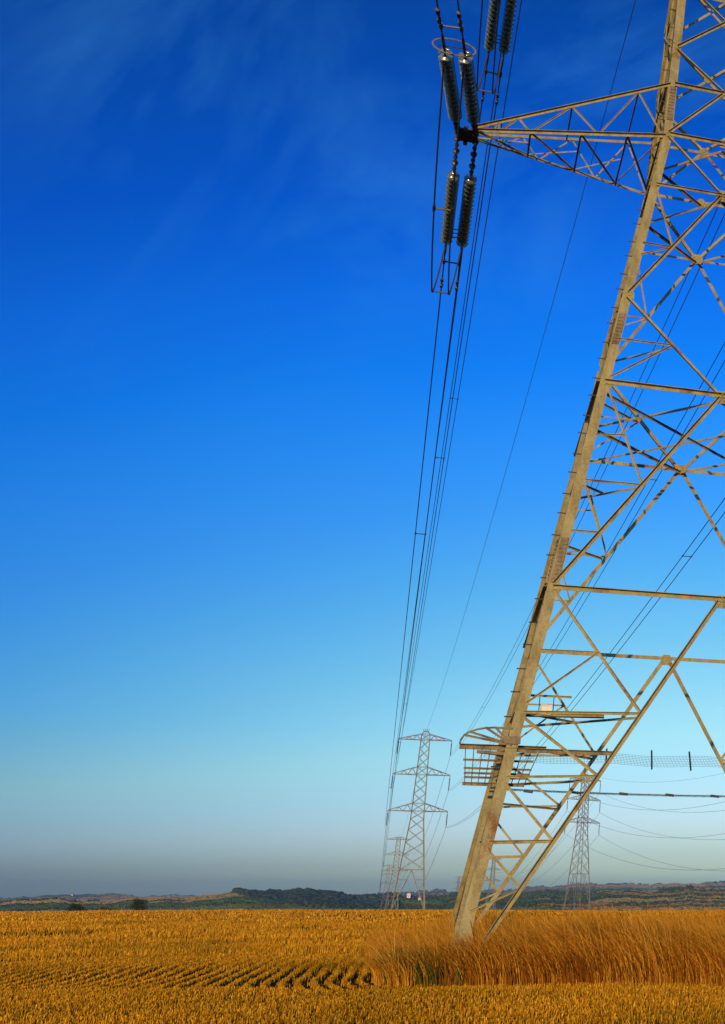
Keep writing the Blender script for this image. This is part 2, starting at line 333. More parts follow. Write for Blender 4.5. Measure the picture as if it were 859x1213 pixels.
def gusset(c, nrm, w, h, off=0.03, bolts=True):
    nrm = Vector(nrm); ex = Vector((0, 0, 1)).cross(nrm).normalized(); ey = Vector((0, 0, 1)); c = Vector(c) + nrm * off
    mb = MB(); P = [(-w * .5, -h * .22), (-w * .28, -h * .5), (w * .28, -h * .5), (w * .5, -h * .22), (w * .5, h * .22), (w * .28, h * .5), (-w * .28, h * .5), (-w * .5, h * .22)]
    mb.plate([c + ex * a + ey * d for a, d in P], 0.014)
    if bolts:
        for a, d in ((-.3, .2), (-.15, .3), (.3, .2), (.15, .3), (-.3, -.2), (-.15, -.3), (.3, -.2), (.15, -.3), (0, .05), (-.12, 0), (.12, 0)):
            for sg in (1, -1): mb.lathe([(0.016, 0), (0.016, 0.016)], c + ex * a * w + ey * d * h + nrm * 0.007 * sg, nrm * sg, 6)
    return mb.build('gusset_plate', M_STEEL, pyl)
Z1, Z2 = 6.63, 11.01
for fi in range(4):
    F, N = FACES[fi], NORM[fi]
    # main frame of the face: inverted V, inverted V, then diamonds
    for sg in (-1, 1):
        g = lambda u, z: F(u * sg, z)
        o1, o2, o3 = 0.010, 0.024 , 0.036
        rusty = M_RUST if (fi == 0 and sg == -1) else None
        bar('diagonal', g(-0.955, 0.25), g(-0.02, Z1 - 0.05), 0.105, N, o2 + 0.002 * (sg > 0))
        bar('diagonal', g(-0.985, Z1 + 0.06), g(-0.02, Z2 - 0.05), 0.10, N, o2 + 0.002 * (sg > 0))
        bar('diagonal', g(-0.03, Z2 + 0.03), g(-0.97, 13.08), 0.085, N, o2 + 0.002 * (sg > 0), flip=True)
        bar('diagonal', g(-0.97, 13.18), g(-0.03, 16.05), 0.085, N, o2 + 0.002 * (sg > 0), mat=rusty)
        bar('diagonal', g(-0.03, 16.15), g(-0.95, 17.5), 0.08, N, o2 + 0.002 * (sg > 0), flip=True)
        bar('diagonal', g(-0.95, 17.6), g(-0.03, 18.88), 0.075, N, o2 + 0.002 * (sg > 0))
        zz, k = 18.94, 0
        while zz < ZTOP - 1.2:
            za, zb = zz + 0.98, zz + 1.98
            bar('diagonal', g(-0.03, zz + 0.04), g(-0.94, za - 0.04), 0.075, N, o2 + 0.002 * (sg > 0), flip=True)
            bar('diagonal', g(-0.94, za + 0.04), g(-0.03, zb - 0.04), 0.075, N, o2 + 0.002 * (sg > 0))
            zz = zb
        # secondary members between leg and diagonal, ground to first horizontal
        br = lambda a, c, s=0.055, o=0.008, mat=None: bar('brace', g(*a), g(*c), s, N, o, mat=mat)
        def on(u0, z0, u1, z1, z):                       # (u, z) of the point at height z on a straight member
            x = u0 * hw(z0) + (u1 * hw(z1) - u0 * hw(z0)) * (z - z0) / (z1 - z0); return (x / hw(z), z)
        D = lambda z: on(-0.955, 0.25, -0.02, Z1 - 0.05, z)
        Dx = on(-0.03, Z2 + 0.03, -0.97, 13.08, 12.06); Dy = on(-0.97, 13.18, -0.03, 16.05, 14.5); M1 = on(-0.97, 6.56, D(4.39)[0], 4.39, 5.46)
        br((-0.97, 6.56), D(4.39), 0.07); br((-0.975, 4.33), D(4.39), 0.065, 0.014); br((-0.975, 4.25), D(3.28), 0.065)
        br((-0.98, 3.22), D(3.28), 0.055, 0.014); br((-0.98, 3.12), D(2.19), 0.06); br((-0.985, 2.16), D(2.19), 0.075, 0.014)
        br((-0.985, 2.06), D(1.44), 0.055); br((-0.99, 1.1), D(1.44), 0.045, 0.014); br((-0.985, 0.95), (-0.93, 0.42), 0.055)
        br((-0.97, 5.45), M1, 0.05, 0.014); br(M1, (-0.97, 4.5), 0.05)
        D2 = lambda z: on(-0.985, Z1 + 0.06, -0.02, Z2 - 0.05, z); M2 = on(-0.955, 10.92, D2(8.84)[0], 8.84, 9.87)
        br((-0.96, 7.77), D2(7.78), 0.05, 0.014); br((-0.95, 8.75), D2(7.78), 0.045); br((-0.95, 8.83), D2(8.84), 0.05, 0.014)
        br((-0.955, 10.92), D2(8.84), 0.055); br((-0.95, 9.83), M2, 0.045, 0.014)
        br((-0.955, 12.05), Dx, 0.045, 0.014); br((-0.96, 11.12), Dx, 0.05)
        br((-0.955, 14.5), Dy, 0.045, 0.014, M_RUST); br((-0.93, 15.95), Dy, 0.05)
        br((-0.94, 14.2), Dy, 0.04)
        # horizontals, two half-bars meeting at the middle gusset
        bar('horizontal', g(-0.985, Z1), g(-0.005, Z1), 0.10, N, o3 + 0.001 * (sg > 0))
        bar('horizontal', g(-0.985, Z2), g(-0.005, Z2), 0.10, N, o3 + 0.001 * (sg > 0))
        bar('horizontal', g(-0.96, 16.1), g(-0.005, 16.1), 0.06, N, o3 + 0.001 * (sg > 0))
        for za in (17.55, 18.9, 23.3, 24.6, 29.1, 30.4):
            bar('horizontal', g(-0.94, za), g(-0.005, za), 0.085, N, o3 + 0.001 * (sg > 0))
    for sg in (-1, 1):
        for z, s in ((Z1, 0.2), (Z2, 0.2), (13.13, 0.18), (17.55, 0.18)): gusset(F(sg * (1 - 0.09 / hw(z)), z), N, s, s * 1.3, 0.014)
    for z, s in ((Z1 - 0.04, 0.24), (Z2 - 0.02, 0.27), (16.1, 0.27), (18.9, 0.22), (20.92, 0.18)): gusset(F(0, z), N, s, s * 1.0, 0.004)
    gusset(F(0, 17.55) , N, 0.16, 0.16, 0.004, False)
# plan bracing and hip bracing
def mid(i, z): return FACES[i](0, z)
for z in (Z2 - 0.07, 16.0, 17.42):
    for i in range(4):
        a, c = mid(i, z) - NORM[i] * 0.06, mid((i + 1) % 4, z) - NORM[(i + 1) % 4] * 0.06
        bar('plan_brace', a, c, 0.075, (0, 0, -1), 0.0)
for z, u in ((4.39, -0.43), (8.84, -0.60), (3.28, -0.59), (12.06, -0.49)):
    for i in range(4):
        a = FACES[i](u, z - 0.05) - NORM[i] * 0.02; c = FACES[(i + 3) % 4](-u, z - 0.05) - NORM[(i + 3) % 4] * 0.02
        bar('hip_brace', a, c, 0.06, (0, 0, -1), 0.0)
        if z in (4.39, 8.84): bar('hip_brace', FACES[i](-0.96, z - 0.05) - NORM[i] * 0.14, (a + c) / 2, 0.05, (0, 0, -1), -0.01)
for i in range(2):   # cross diaphragm at the second horizontal
    a = FACES[i](-0.96, Z2 - 0.18) - NORM[i] * 0.1; c = FACES[(i + 2) % 4](-0.96, Z2 - 0.18) - NORM[(i + 2) % 4] * 0.1
    bar('plan_brace', a, c, 0.06, (0, 0, -1), -0.08 * i)
# leg splices
for sx in (-1, 1):
    for sy in (-1, 1):
        for zc, ln_ in ((7.15, 0.95), (12.3, 0.75), (18.4, 0.9)):
            for ax_ in (0, 1):
                mb = MB(); n = Vector((0, sy, 0)) if ax_ == 0 else Vector((sx, 0, 0))
                ex = Vector((-sx, 0, 0)) if ax_ == 0 else Vector((0, -sy, 0))
                def P(a, z): return Vector((sx * hw(z), sy * hw(z), z)) + ex * (a - 0.055 if ax_ == 0 else a) + n * (0.015 if ax_ == 0 else 0.066)
                mb.plate([P(0.03, zc - ln_ / 2), P(0.165, zc - ln_ / 2), P(0.165, zc + ln_ / 2), P(0.03, zc + ln_ / 2)], 0.016)
                for i in range(int(ln_ / 0.085)):
                    z = zc - ln_ / 2 + 0.05 + i * 0.085
                    for a in (0.06, 0.098, 0.136):
                        mb.lathe([(0.016, 0), (0.016, 0.02)], P(a + (0.012 if i % 2 else -0.012), z) + n * 0.006, n, 6)
                mb.build('splice_plate', M_RUST, pyl)
# step bolts up two legs
for sx, sy in ((-1, -1), (1, 1)):
    z, k = 3.4, 0
    while z < 27:
        w = hw(z); p = Vector((sx * (w + 0.055), sy * w, z)); d = Vector((sx, 0, 0))
        q = Vector((0, -sy * (0.05 if k % 2 else 0.13), 0))
        MB().tube([p + q, p + q + d * 0.15, p + q + d * 0.155], [0.011, 0.011, 0.017], 6).build('step_bolt', M_DARK, pyl)
        z += 0.43; k += 1
# footing blocks
M_CONC = noise_mat('concrete', [(0.3, (0.26, 0.24, 0.2)), (0.7, (0.4, 0.37, 0.3))], scale=5, bump=0.3)
for sx in (-1, 1):
    for sy in (-1, 1):
        MB().lathe([(0.55, -0.4), (0.55, 0.08), (0.42, 0.2)], (sx * (W_G - 0.08), sy * (W_G - 0.08), 0), (0, 0, 1), 16).build('footing', M_CONC, pyl)
# crossarms
ARMS = [(17.50, 18.90, 5.47), (23.30, 24.60, 4.95), (29.10, 30.40, 4.45)]
TIPS = {}
for li, (zb, zt, tipx) in enumerate(ARMS):
    for sg in (-1, 1):
        mb = MB(); tx = sg * tipx
        mb.box((tx + sg * 0.04, 0, zb - 0.045), (0.36, 0.50, 0.025)); mb.box((tx - sg * 0.12, 0, zb - 0.02), (0.22, 0.26, 0.06))
        for yy in (-0.25, 0.25): mb.lathe([(0.045, -0.09), (0.045, 0.05)], (tx + sg * 0.03, yy, zb - 0.04), (0, 0, 1), 8)
        arm = mb.build('crossarm', M_DARK, pyl)
        TIPS[(li, sg)] = Vector((tx, 0, zb - 0.04))
        wb, wt = hw(zb), hw(zt)
        f_b = lambda t, y: Vector((sg * wb, y * wb, zb)).lerp(Vector((tx - sg * 0.1, y * 0.14, zb)), 1 - t)
        f_t = lambda t, y: Vector((sg * wt, y * wt, zt)).lerp(Vector((tx - sg * 0.15, y * 0.12, zb + 0.1)), 1 - t)
        for y in (-1, 1):
            N = Vector((0, y, 0))
            bar('chord', f_b(0, y), f_b(1, y), 0.085, N, 0.002, arm); bar('chord', f_t(0, y), f_t(1, y), 0.08, N, 0.002, arm)
            tt = [('t', .22), ('b', .30), ('t', .49), ('b', .65), ('t', .83), ('b', .985)]
            seq = [('b', .1), ('t', .12), ('b', .14)] + tt if y == -1 else [('b', .14), ('t', .25), ('b', .36), ('t', .52), ('b', .68), ('t', .84), ('b', .985)]
            for (a, ta), (c, tb) in zip(seq[:-1], seq[1:]):
                bar('brace', (f_b if a == 'b' else f_t)(ta, y), (f_b if c == 'b' else f_t)(tb, y), 0.045, N, -0.02 if y < 0 else 0.02, arm)
        for t in (.3, .56, .8): bar('strut', f_b(t, -1), f_b(t, 1), 0.055, (0, 0, -1), 0.01, arm)
        for (ta, tb) in ((.02, .3), (.3, .56), (.56, .8), (.8, 1)):
            c0 = (f_b(tb, -1) + f_b(tb, 1)) / 2 if tb < 1 else None
            bar('brace', f_b(ta, -1), f_b(tb, 1), 0.05, (0, 0, -1), -0.03, arm)
            bar('brace', f_b(ta, 1), f_b(tb, -1) if c0 is None else c0, 0.04, (0, 0, -1), -0.045, arm)
        for t in (.49, .83): bar('strut', f_t(t, -1), f_t(t, 1), 0.05, (0, 0, -1), 0.01, arm)
# peak carrying the earth wire
wt = hw(ZTOP)
for sx in (-1, 1):
    for sy in (-1, 1): bar('peak_leg', (sx * wt, sy * wt, ZTOP), (sx * 0.08, sy * 0.08, 34.5), 0.09, (0, sy, 0), -0.01)
for i in range(4):
    c0 = [(-1, -1), (1, -1), (1, 1), (-1, 1)]
    (ax_, ay_), (bx_, by_) = c0[i], c0[(i + 1) % 4]
    for k in range(3):
        za, zb_ = ZTOP + k * 1.1, ZTOP + (k + 1) * 1.1
        wa, wb_ = wt * (1 - k * 1.1 / 3.5), wt * (1 - (k + 1) * 1.1 / 3.5)
        bar('brace', (ax_ * wa, ay_ * wa, za), (bx_ * wb_, by_ * wb_, zb_), 0.05, NORM[i], 0.004)
# anti-climbing guard round the near leg
def guard():
    z0 = 3.74; w = hw(z0); x0 = -w; yF = -w + 0.30
    def rod(name, a, c, r=0.014, parent=None, mat=M_RUST): return MB().tube([a, c], r, 6).build(name, mat, parent)
    top = MB().angle((x0 - 0.80, yF, z0), (x0 + 0.62, yF, z0), 0.085, (0, -1, 0)).build('climbing_guard', M_RUST, pyl)
    MB().angle((x0 - 0.05, -w + 0.04, z0 - 0.06), (x0 + 1.75, -w + 0.04, z0 - 0.06), 0.07, (0, -1, 0)).build('guard_rail', M_RUST, top)
    rows = [(-0.22, .72, .42), (-0.36, .70, .40), (-0.44, .69, .38), (-0.51, .68, .36), (-0.62, .70, .30)]
    P = lambda a, dz: Vector((x0 + a, yF - 0.12 * (-dz) , z0 + dz))
    for dz, l, r_ in rows:
        MB().angle(P(-l, dz), P(r_, dz), 0.035 if dz > -0.6 else 0.055, (0, -1, 0)).build('guard_rail', M_RUST, top)
    for i in range(10):
        a0 = -0.70 + i * 0.135; a1 = -0.66 + i * 0.105
        MB().tube([P(a0, -0.02) + Vector((0, -0.02, 0)), P(a1, -0.64) + Vector((0, -0.02, 0))], 0.008, 5).build('guard_wire', M_DARK, top)
    c = Vector((x0 + 0.03, -w - 0.02, z0 + 0.02)); arc = []
    for a_, h_ in ((-.80, .04), (-.785, .12), (-.74, .19), (-.66, .245), (-.54, .285), (-.40, .31), (-.25, .315), (-.10, .305), (.02, .30)):
        arc.append(Vector((x0 + a_, yF - 0.28 * (a_ + .8) / .82, z0 + h_)))
    MB().tube(arc, 0.016, 6).build('guard_hoop', M_RUST, top)
    for k in (2, 3, 5, 6): MB().angle(c, arc[k], 0.035, (0, -1, 0)).build('guard_spoke', M_RUST, top)
    for dy in (0.0, 0.5): MB().angle((x0 - 0.5, yF + dy * 0.1, z0 - 0.05), (x0 - 0.02, -w + 0.05 + dy * 0.4, z0 - 0.1), 0.05, (0, 0, -1)).build('guard_spoke', M_RUST, top)
    MB().box((x0 + 0.05, -w - 0.03, z0 + 0.10), (0.24, 0.03, 0.13)).build('clamp', M_RUST, top)
guard()
# netting and barbed strand along the far face
def netting():
    z0 = 4.25; w = hw(z0); y0 = w + 0.15
    base = MB()
    nL = 7
    for j in range(nL):
        dy, dz = j * 0.15, j * 0.055
        pts = [(x, y0 + dy, z0 + dz - 0.05 * math.sin((x + w) / (2 * w) * math.pi * 3) ** 2) for x in np.linspace(-w - 0.3, w + 0.3, 25)]
        base.tube(pts, 0.003, 3, cap=False)
    for x in np.arange(-w - 0.3, w + 0.3, 0.075):
        sg = -0.05 * math.sin((x + w) / (2 * w) * math.pi * 3) ** 2
        base.tube([(x, y0, z0 + sg), (x + 0.03, y0 + (nL - 1) * 0.15, z0 + (nL - 1) * 0.055 + sg)], 0.0025, 3, cap=False)
    o = base.build('wire_netting', M_WIRE, pyl)
    for x in (-1.2, -0.15, 0.75, 2.4): MB().angle((x, y0 - 0.05, z0 - 0.12), (x + 0.12, y0 + 0.95, z0 + 0.42), 0.035, (1, 0, 0)).build('netting_bracket', M_DARK, o)
    st = MB(); zs = 3.62; w = hw(zs)
    pts = []
    for i in range(1500):
        t = i / 1499; x = -w + 2 * w * t; a = i * 0.9
        pts.append((x, w + 0.12 + 0.022 * math.cos(a), zs + 0.022 * math.sin(a) - 0.05 * math.sin(t * math.pi)))
    st.tube(pts, 0.009, 3)
    o = st.build('barbed_strand', M_DARK, pyl)
    for x in np.arange(-w + 0.7, w, 1.05): MB().tube([(x, w + 0.12, zs - 0.03), (x + 0.2, w + 0.12, zs - 0.05)], 0.03, 7).build('strand_clip', M_DARK, o)
netting()
# small cream box on its bracket beside the near leg
zb = 4.42; w = hw(zb); cx_, cy_ = -w + 0.46, -w + 0.30
jb = MB().box((cx_, cy_, zb), (0.17, 0.12, 0.15)).build('junction_box', M_CREAM, pyl)
MB().box((cx_, cy_ - 0.065, zb + 0.085), (0.19, 0.02, 0.02)).build('lid', M_CREAM, jb)
for dx in (-0.12, 0.12): MB().tube([(cx_ + dx, cy_, zb - 0.09), (cx_ + dx, cy_, zb + 0.24)], 0.008, 5).build('bracket', M_DARK, jb)
MB().angle((cx_ - 0.38, cy_, zb + 0.25), (cx_ + 0.42, cy_, zb + 0.25), 0.035, (0, -1, 0)).build('bracket', M_STEEL, jb)
MB().angle((cx_ - 0.38, cy_, zb - 0.09), (cx_ + 1.0, cy_, zb - 0.06), 0.07, (0, -1, 0)).build('bracket', M_STEEL, jb)

def tower_pt(p):
    c, s = math.cos(TH), math.sin(TH); return Vector((TC[0] + p[0] * c - p[1] * s, TC[1] + p[0] * s + p[1] * c, p[2]))

# ------------------------------------------------------------------ distant pylons
FT = dict(wg=3.0, ww=1.2, wt=0.78, zw=17.0, arms=[(18.5, 20.0, 5.5), (25.5, 27.0, 5.3), (32.3, 33.4, 5.0)], top=33.4)
def far_members(FT):
    def fhw(z):
        if z < FT['zw']: return FT['wg'] + (FT['ww'] - FT['wg']) * z / FT['zw']
        return FT['ww'] + (FT['wt'] - FT['ww']) * (z - FT['zw']) / (FT['top'] - FT['zw'])
    out = []     # (name, p0, p1, size, normal)
    corners = [(-1, -1), (1, -1), (1, 1), (-1, 1)]
    for sx, sy in corners:
        for z0, z1 in ((0, FT['zw']), (FT['zw'], FT['top'])):
            a, c = fhw(z0), fhw(z1); out.append(('leg', (sx * a, sy * a, z0), (sx * c, sy * c, z1), 0.17, (0, sy, 0)))
    zw = FT['zw']; zs = [0] + [zw * q for q in (.44, .60, .74, .88, 1.0)]
    A = FT['arms']
    for q in range(3):
        zs += [A[q][0], A[q][1]]
        if q < 2: zs += [A[q][1] + (A[q + 1][0] - A[q][1]) * w for w in (.34, .67)]
    flat = [v for arm in A for v in arm[:2]]
    for i in range(4):
        (ax_, ay_), (bx_, by_) = corners[i], corners[(i + 1) % 4]; N = NORM[i]
        for k in range(len(zs) - 1):
            z0, z1 = zs[k], zs[k + 1]; a, c = fhw(z0), fhw(z1); m_ = c
            A0, B0, A1, B1 = [(s * 1.0) for s in ()] or (Vector((ax_ * a, ay_ * a, z0)), Vector((bx_ * a, by_ * a, z0)), Vector((ax_ * c, ay_ * c, z1)), Vector((bx_ * c, by_ * c, z1)))
            if k == 0:
                mid_ = (A1 + B1) / 2
                out += [('diagonal', A0, mid_, 0.085, N), ('diagonal', B0, mid_, 0.085, N), ('horizontal', A1, B1, 0.085, N)]
                for q in (.45, .75):
                    out += [('brace', A0.lerp(A1, q), A0.lerp(mid_, q), 0.08, N), ('brace', B0.lerp(B1, q), B0.lerp(mid_, q), 0.08, N)]
            else:
                out += [('diagonal', A0, B1, 0.08, N), ('diagonal', B0, A1, 0.08, N)]
            if z1 in flat: out.append(('horizontal', A1, B1, 0.08, N))
    arms = []
    for zb, zt, tx in FT['arms']:
        for sg in (-1, 1):
            mem = []; wb, wt_ = fhw(zb), fhw(zt)
            tip = Vector((sg * tx, 0, zb))
            for y in (-1, 1):
                b0, t0 = Vector((sg * wb, y * wb, zb)), Vector((sg * wt_, y * wt_, zt))
                mem += [('chord', tip, b0, 0.12, (0, y, 0)), ('chord', tip + Vector((0, 0, 0.1)), t0, 0.11, (0, y, 0))]
                prev = None
                for q, (aa, bb) in ((.3, (tip, b0)), (.45, (tip, t0)), (.62, (tip, b0)), (.8, (tip, t0)), (.98, (tip, b0))):
                    p = aa.lerp(bb, q)
                    if prev is not None: mem.append(('brace', prev, p, 0.07, (0, y, 0)))
                    prev = p
            for q in (.4, .7): mem.append(('brace', tip.lerp(Vector((sg * wb, -wb, zb)), q), tip.lerp(Vector((sg * wb, wb, zb)), q), 0.07, (0, 0, -1)))
            arms.append((tip, mem))
    return out, arms
FT2 = dict(wg=2.35, ww=0.95, wt=0.62, zw=20.5, arms=[(21.9, 23.2, 5.2), (27.7, 28.9, 5.0), (32.8, 33.7, 4.7)], top=33.7)
def tower_meshes(FT):
    out, arms = far_members(FT)
    mk = lambda nm, mb: mesh(nm, mb.v, mb.f)
    parts = [(nm, mk(nm, MB().angle(a, c, s, N))) for nm, a, c, s, N in out]
    armp = [(mk('crossarm', MB().box((tip.x, 0, tip.z - 0.08), (0.2, 0.3, 0.2))), [(nm, mk(nm, MB().angle(a, c, s, N))) for nm, a, c, s, N in mem]) for tip, mem in arms]
    mb = MB(); w, zt = FT['wt'], FT['top']
    for sx in (-1, 1):
        for sy in (-1, 1): mb.angle((sx * w, sy * w, zt), (sx * 0.3, sy * 0.3, zt + 0.6), 0.09, (0, sy, 0))
    mb.angle((-0.5, 0, zt + 0.6), (0.5, 0, zt + 0.6), 0.1, (0, -1, 0)); mb.box((0, 0, zt + 0.55), (0.5, 0.5, 0.1))
    for x in (-.5, -.2, .2, .5): mb.tube([(x, 0, zt + 0.6), (x, 0, zt + 1.1)], 0.05, 5)
    return dict(out=out, arms=arms, parts=parts, armp=armp, peak=mk('earthwire_peak', mb), ft=FT)
KIND1, KIND2 = tower_meshes(FT), tower_meshes(FT2)
def far_pylon(x, y, z, rz, label, parts=True, sc=1.0, group=None, K=None):
    K = K or KIND1; PARTS, ARMP, PEAK, FAR_OUT, FAR_ARMS = K['parts'], K['armp'], K['peak'], K['out'], K['arms']
    if parts:
        o = empty('lattice_pylon', (x, y, z), rz); o.scale = (sc,) * 3
        for nm, me in PARTS: link(nm, me, M_FARSTEEL, o)
        for me, mem in ARMP:
            a = link('crossarm', me, M_FARSTEEL, o)
            for nm, q in mem: link(nm, q, M_FARSTEEL, a)
        link('earthwire_peak', PEAK, M_FARSTEEL, o)
    else:
        mb = MB()
        for nm, a, c, s, N in FAR_OUT: mb.angle(a, c, s * 1.5, N)
        for tip, mem in FAR_ARMS:
            for nm, a, c, s, N in mem: mb.angle(a, c, s * 1.5, N)
        o = mb.build('lattice_pylon', M_FARSTEEL); o.location = (x, y, z); o.rotation_euler = (0, 0, rz); o.scale = (sc,) * 3
    tag(o, label, 'pylon', group)
    def wp(v): 
        c, s = math.cos(rz), math.sin(rz); return Vector((x + sc * (v[0] * c - v[1] * s), y + sc * (v[0] * s + v[1] * c), z + sc * v[2]))
    return wp
def gpt(px, r):
    az = R(px_az(px)); x, y = r * math.sin(az), r * math.cos(az); return x, y, float(terrain(x, y))
INS = MB()
prof = [(0.03, 0), (0.03, -0.25)]
for k in range(13): prof += [(0.06, -0.3 - k * 0.18), (0.15, -0.36 - k * 0.18), (0.15, -0.39 - k * 0.18), (0.06, -0.42 - k * 0.18)]
prof += [(0.04, -2.65), (0.06, -2.8)]
INS.lathe(prof, (0, 0, 0), (0, 0, 1), 6)
INS_ME = mesh('insulator_string', INS.v, INS.f)
M_INSFAR = noise_mat('porcelain_dark', [(0.3, (0.05, 0.06, 0.06)), (0.7, (0.09, 0.10, 0.10))], rough=0.3)
HANG = 2.85
ARMNAME = ['bottom', 'middle', 'top']
def hang_strings(wp, which, sc=1.0, FT=FT):
    ends = {}
    for li, (zb, zt, tx) in enumerate(FT['arms']):
        for sg in (-1, 1):
            p = wp((sg * tx, 0, zb - 0.15)); ends[(li, sg)] = p + Vector((0, 0, -HANG * sc))
            o = link('insulator_string', INS_ME, M_INSFAR); o.location = p; o.scale = (sc,) * 3
            tag(o, f'insulator string hanging from {ARMNAME[li]} arm, {"open field" if sg < 0 else "steel leg"} side, of {which}' if 'second' not in which else
                f'insulator string hanging from {ARMNAME[li]} arm, {"hedge" if sg < 0 else "wire span"} side, of {which}', 'insulator', 'insulator strings on the distant pylons')
    return ends
x1, y1, _z = gpt(484, 250); z1 = -0.3; RZ1 = R(20.8)
P1 = far_pylon(x1, y1, z1, RZ1, 'slender grey lattice pylon at the edge of the stubble, wires running down to it', sc=0.93)
E1 = hang_strings(P1, 'slender pylon at stubble edge', 0.93)
x2, y2, _z = gpt(684, 348); z2 = -1.0; RZ2 = R(46)
P2 = far_pylon(x2, y2, z2, RZ2, 'smaller lattice pylon standing alone among the fields beyond the tall grass', K=KIND2)
E2 = hang_strings(P2, 'second pylon beyond grass', 1.0, FT2)
x3, y3, z3 = gpt(464.5, 638); z3 = -4.0
P3 = far_pylon(x3, y3, z3, RZ1, 'faint pylon seen through the legs of the slender one', False, group=None)
x4, y4, z4 = gpt(456, 1150); z4 = -3.5
P4 = far_pylon(x4, y4, z4, RZ1, 'faintest pylon at the end of the wires, close to the wooded hill', False)
x5, y5, z5 = gpt(581, 905); z5 = -4.5
P5 = far_pylon(x5, y5, z5, RZ2 * .6, 'hazy pylon showing between the steel leg and the diagonals', False)
x6, y6, z6 = gpt(541, 1740); z6 = float(terrain(x6, y6)) - 4
P6 = far_pylon(x6, y6, z6, RZ2 * .6, 'tiny hazy pylon on the ridge beside the steel leg', False)
x7, y7 = 9.0, 195.0; z7 = -1.0
P7 = far_pylon(x7, y7, z7, R(60), 'lattice pylon off beyond the tall grass carrying the long sagging spans', False)

# ------------------------------------------------------------------ insulator sets and conductors of the near pylon
disc_prof = [(0.05, 0.055), (0.062, 0.05), (0.062, 0.0), (0.10, -0.012), (0.145, -0.045), (0.148, -0.06), (0.135, -0.058), (0.12, -0.045), (0.11, -0.062), (0.095, -0.045), (0.08, -0.066), (0.06, -0.05), (0.02, -0.06)]
mbd = MB().lathe([(r, h) for r, h in disc_prof[2:]], (0, 0, 0), (0, 0, 1), 16); DISC = mesh('glass_disc', mbd.v, mbd.f); DISC.polygons.foreach_set('use_smooth', [True] * len(DISC.polygons))
mbc = MB().lathe([(0.03, 0.085), (0.048, 0.08), (0.056, 0.03), (0.058, -0.004), (0.03, -0.02), (0.016, -0.03), (0.016, -0.075)], (0, 0, 0), (0, 0, 1), 10); CAP = mesh('metal_cap', mbc.v, mbc.f)
M_ZINC = noise_mat('galvanised_cap', [(0.3, (0.30, 0.28, 0.22)), (0.7, (0.5, 0.47, 0.38))], scale=12, rough=0.35, metallic=0.55)
SP = 0.162
def tension_string(p, d, lead, label, NDISC=17):
    """string of glass discs pulled from p along d; returns its line end"""
    d = Vector(d).normalized(); o = empty('insulator_string', p); o.rotation_euler = (-d).to_track_quat('Z', 'Y').to_euler()
    tag(o, label, 'insulator', 'glass insulator strings of the tall near pylon')
    mb = MB(); n = 6
    prof = [(0.02, 0.0)]
    for k in range(n):
        h = -lead * (k + 0.5) / n; prof += [(0.02, h + 0.05), (0.05 if k % 2 else 0.075, h + 0.03), (0.05 if k % 2 else 0.075, h - 0.01), (0.022, h - 0.04)]
    prof.append((0.02, -lead)); mb.lathe(prof, (0, 0, 0), (0, 0, 1), 8).build('shackle', M_DARK, o)
    for k in range(NDISC):
        z = -lead - 0.1 - k * SP
        a = link('glass_disc', DISC, M_GLASS, o); a.location = (0, 0, z)
        c = link('metal_cap', CAP, M_ZINC, a)
    L = lead + 0.1 + NDISC * SP
    MB().lathe([(0.022, -L + 0.06), (0.03, -L - 0.05), (0.03, -L - 0.45), (0.02, -L - 0.55)], (0, 0, 0), (0, 0, 1), 8).build('dead_end_clamp', M_DARK, o)
    return Vector(p) + d * (L + 0.5)
def sag_pts(a, c, sag, n):
    a, c = Vector(a), Vector(c); out = []
    for i in range(n + 1):
        t = (i / n) ** 1.6 if n > 24 else i / n
        out.append(a.lerp(c, t) - Vector((0, 0, 4 * sag * t * (1 - t))))
    return out
WIRE_N = 40
def wire(a, c, sag, r, label, group, spacer_to=None, n=WIRE_N):
    pts = sag_pts(a, c, sag, n)
    o = MB().tube(pts, r, 5, cap=False).build('conductor', M_WIRE); tag(o, label, 'wire', group)
    return o
fwd = Vector((x1 - TC[0], y1 - TC[1], 0)).normalized(); side_f = Vector((fwd.y, -fwd.x, 0))
aB = R(-13.4); back = -Vector((math.sin(aB), math.cos(aB), 0)); side_b = Vector((-back.y, back.x, 0))
ARMSIDE = {-1: 'over the stubble', 1: 'away from the stubble'}
SEP = 0.19
CLAMPS = {}
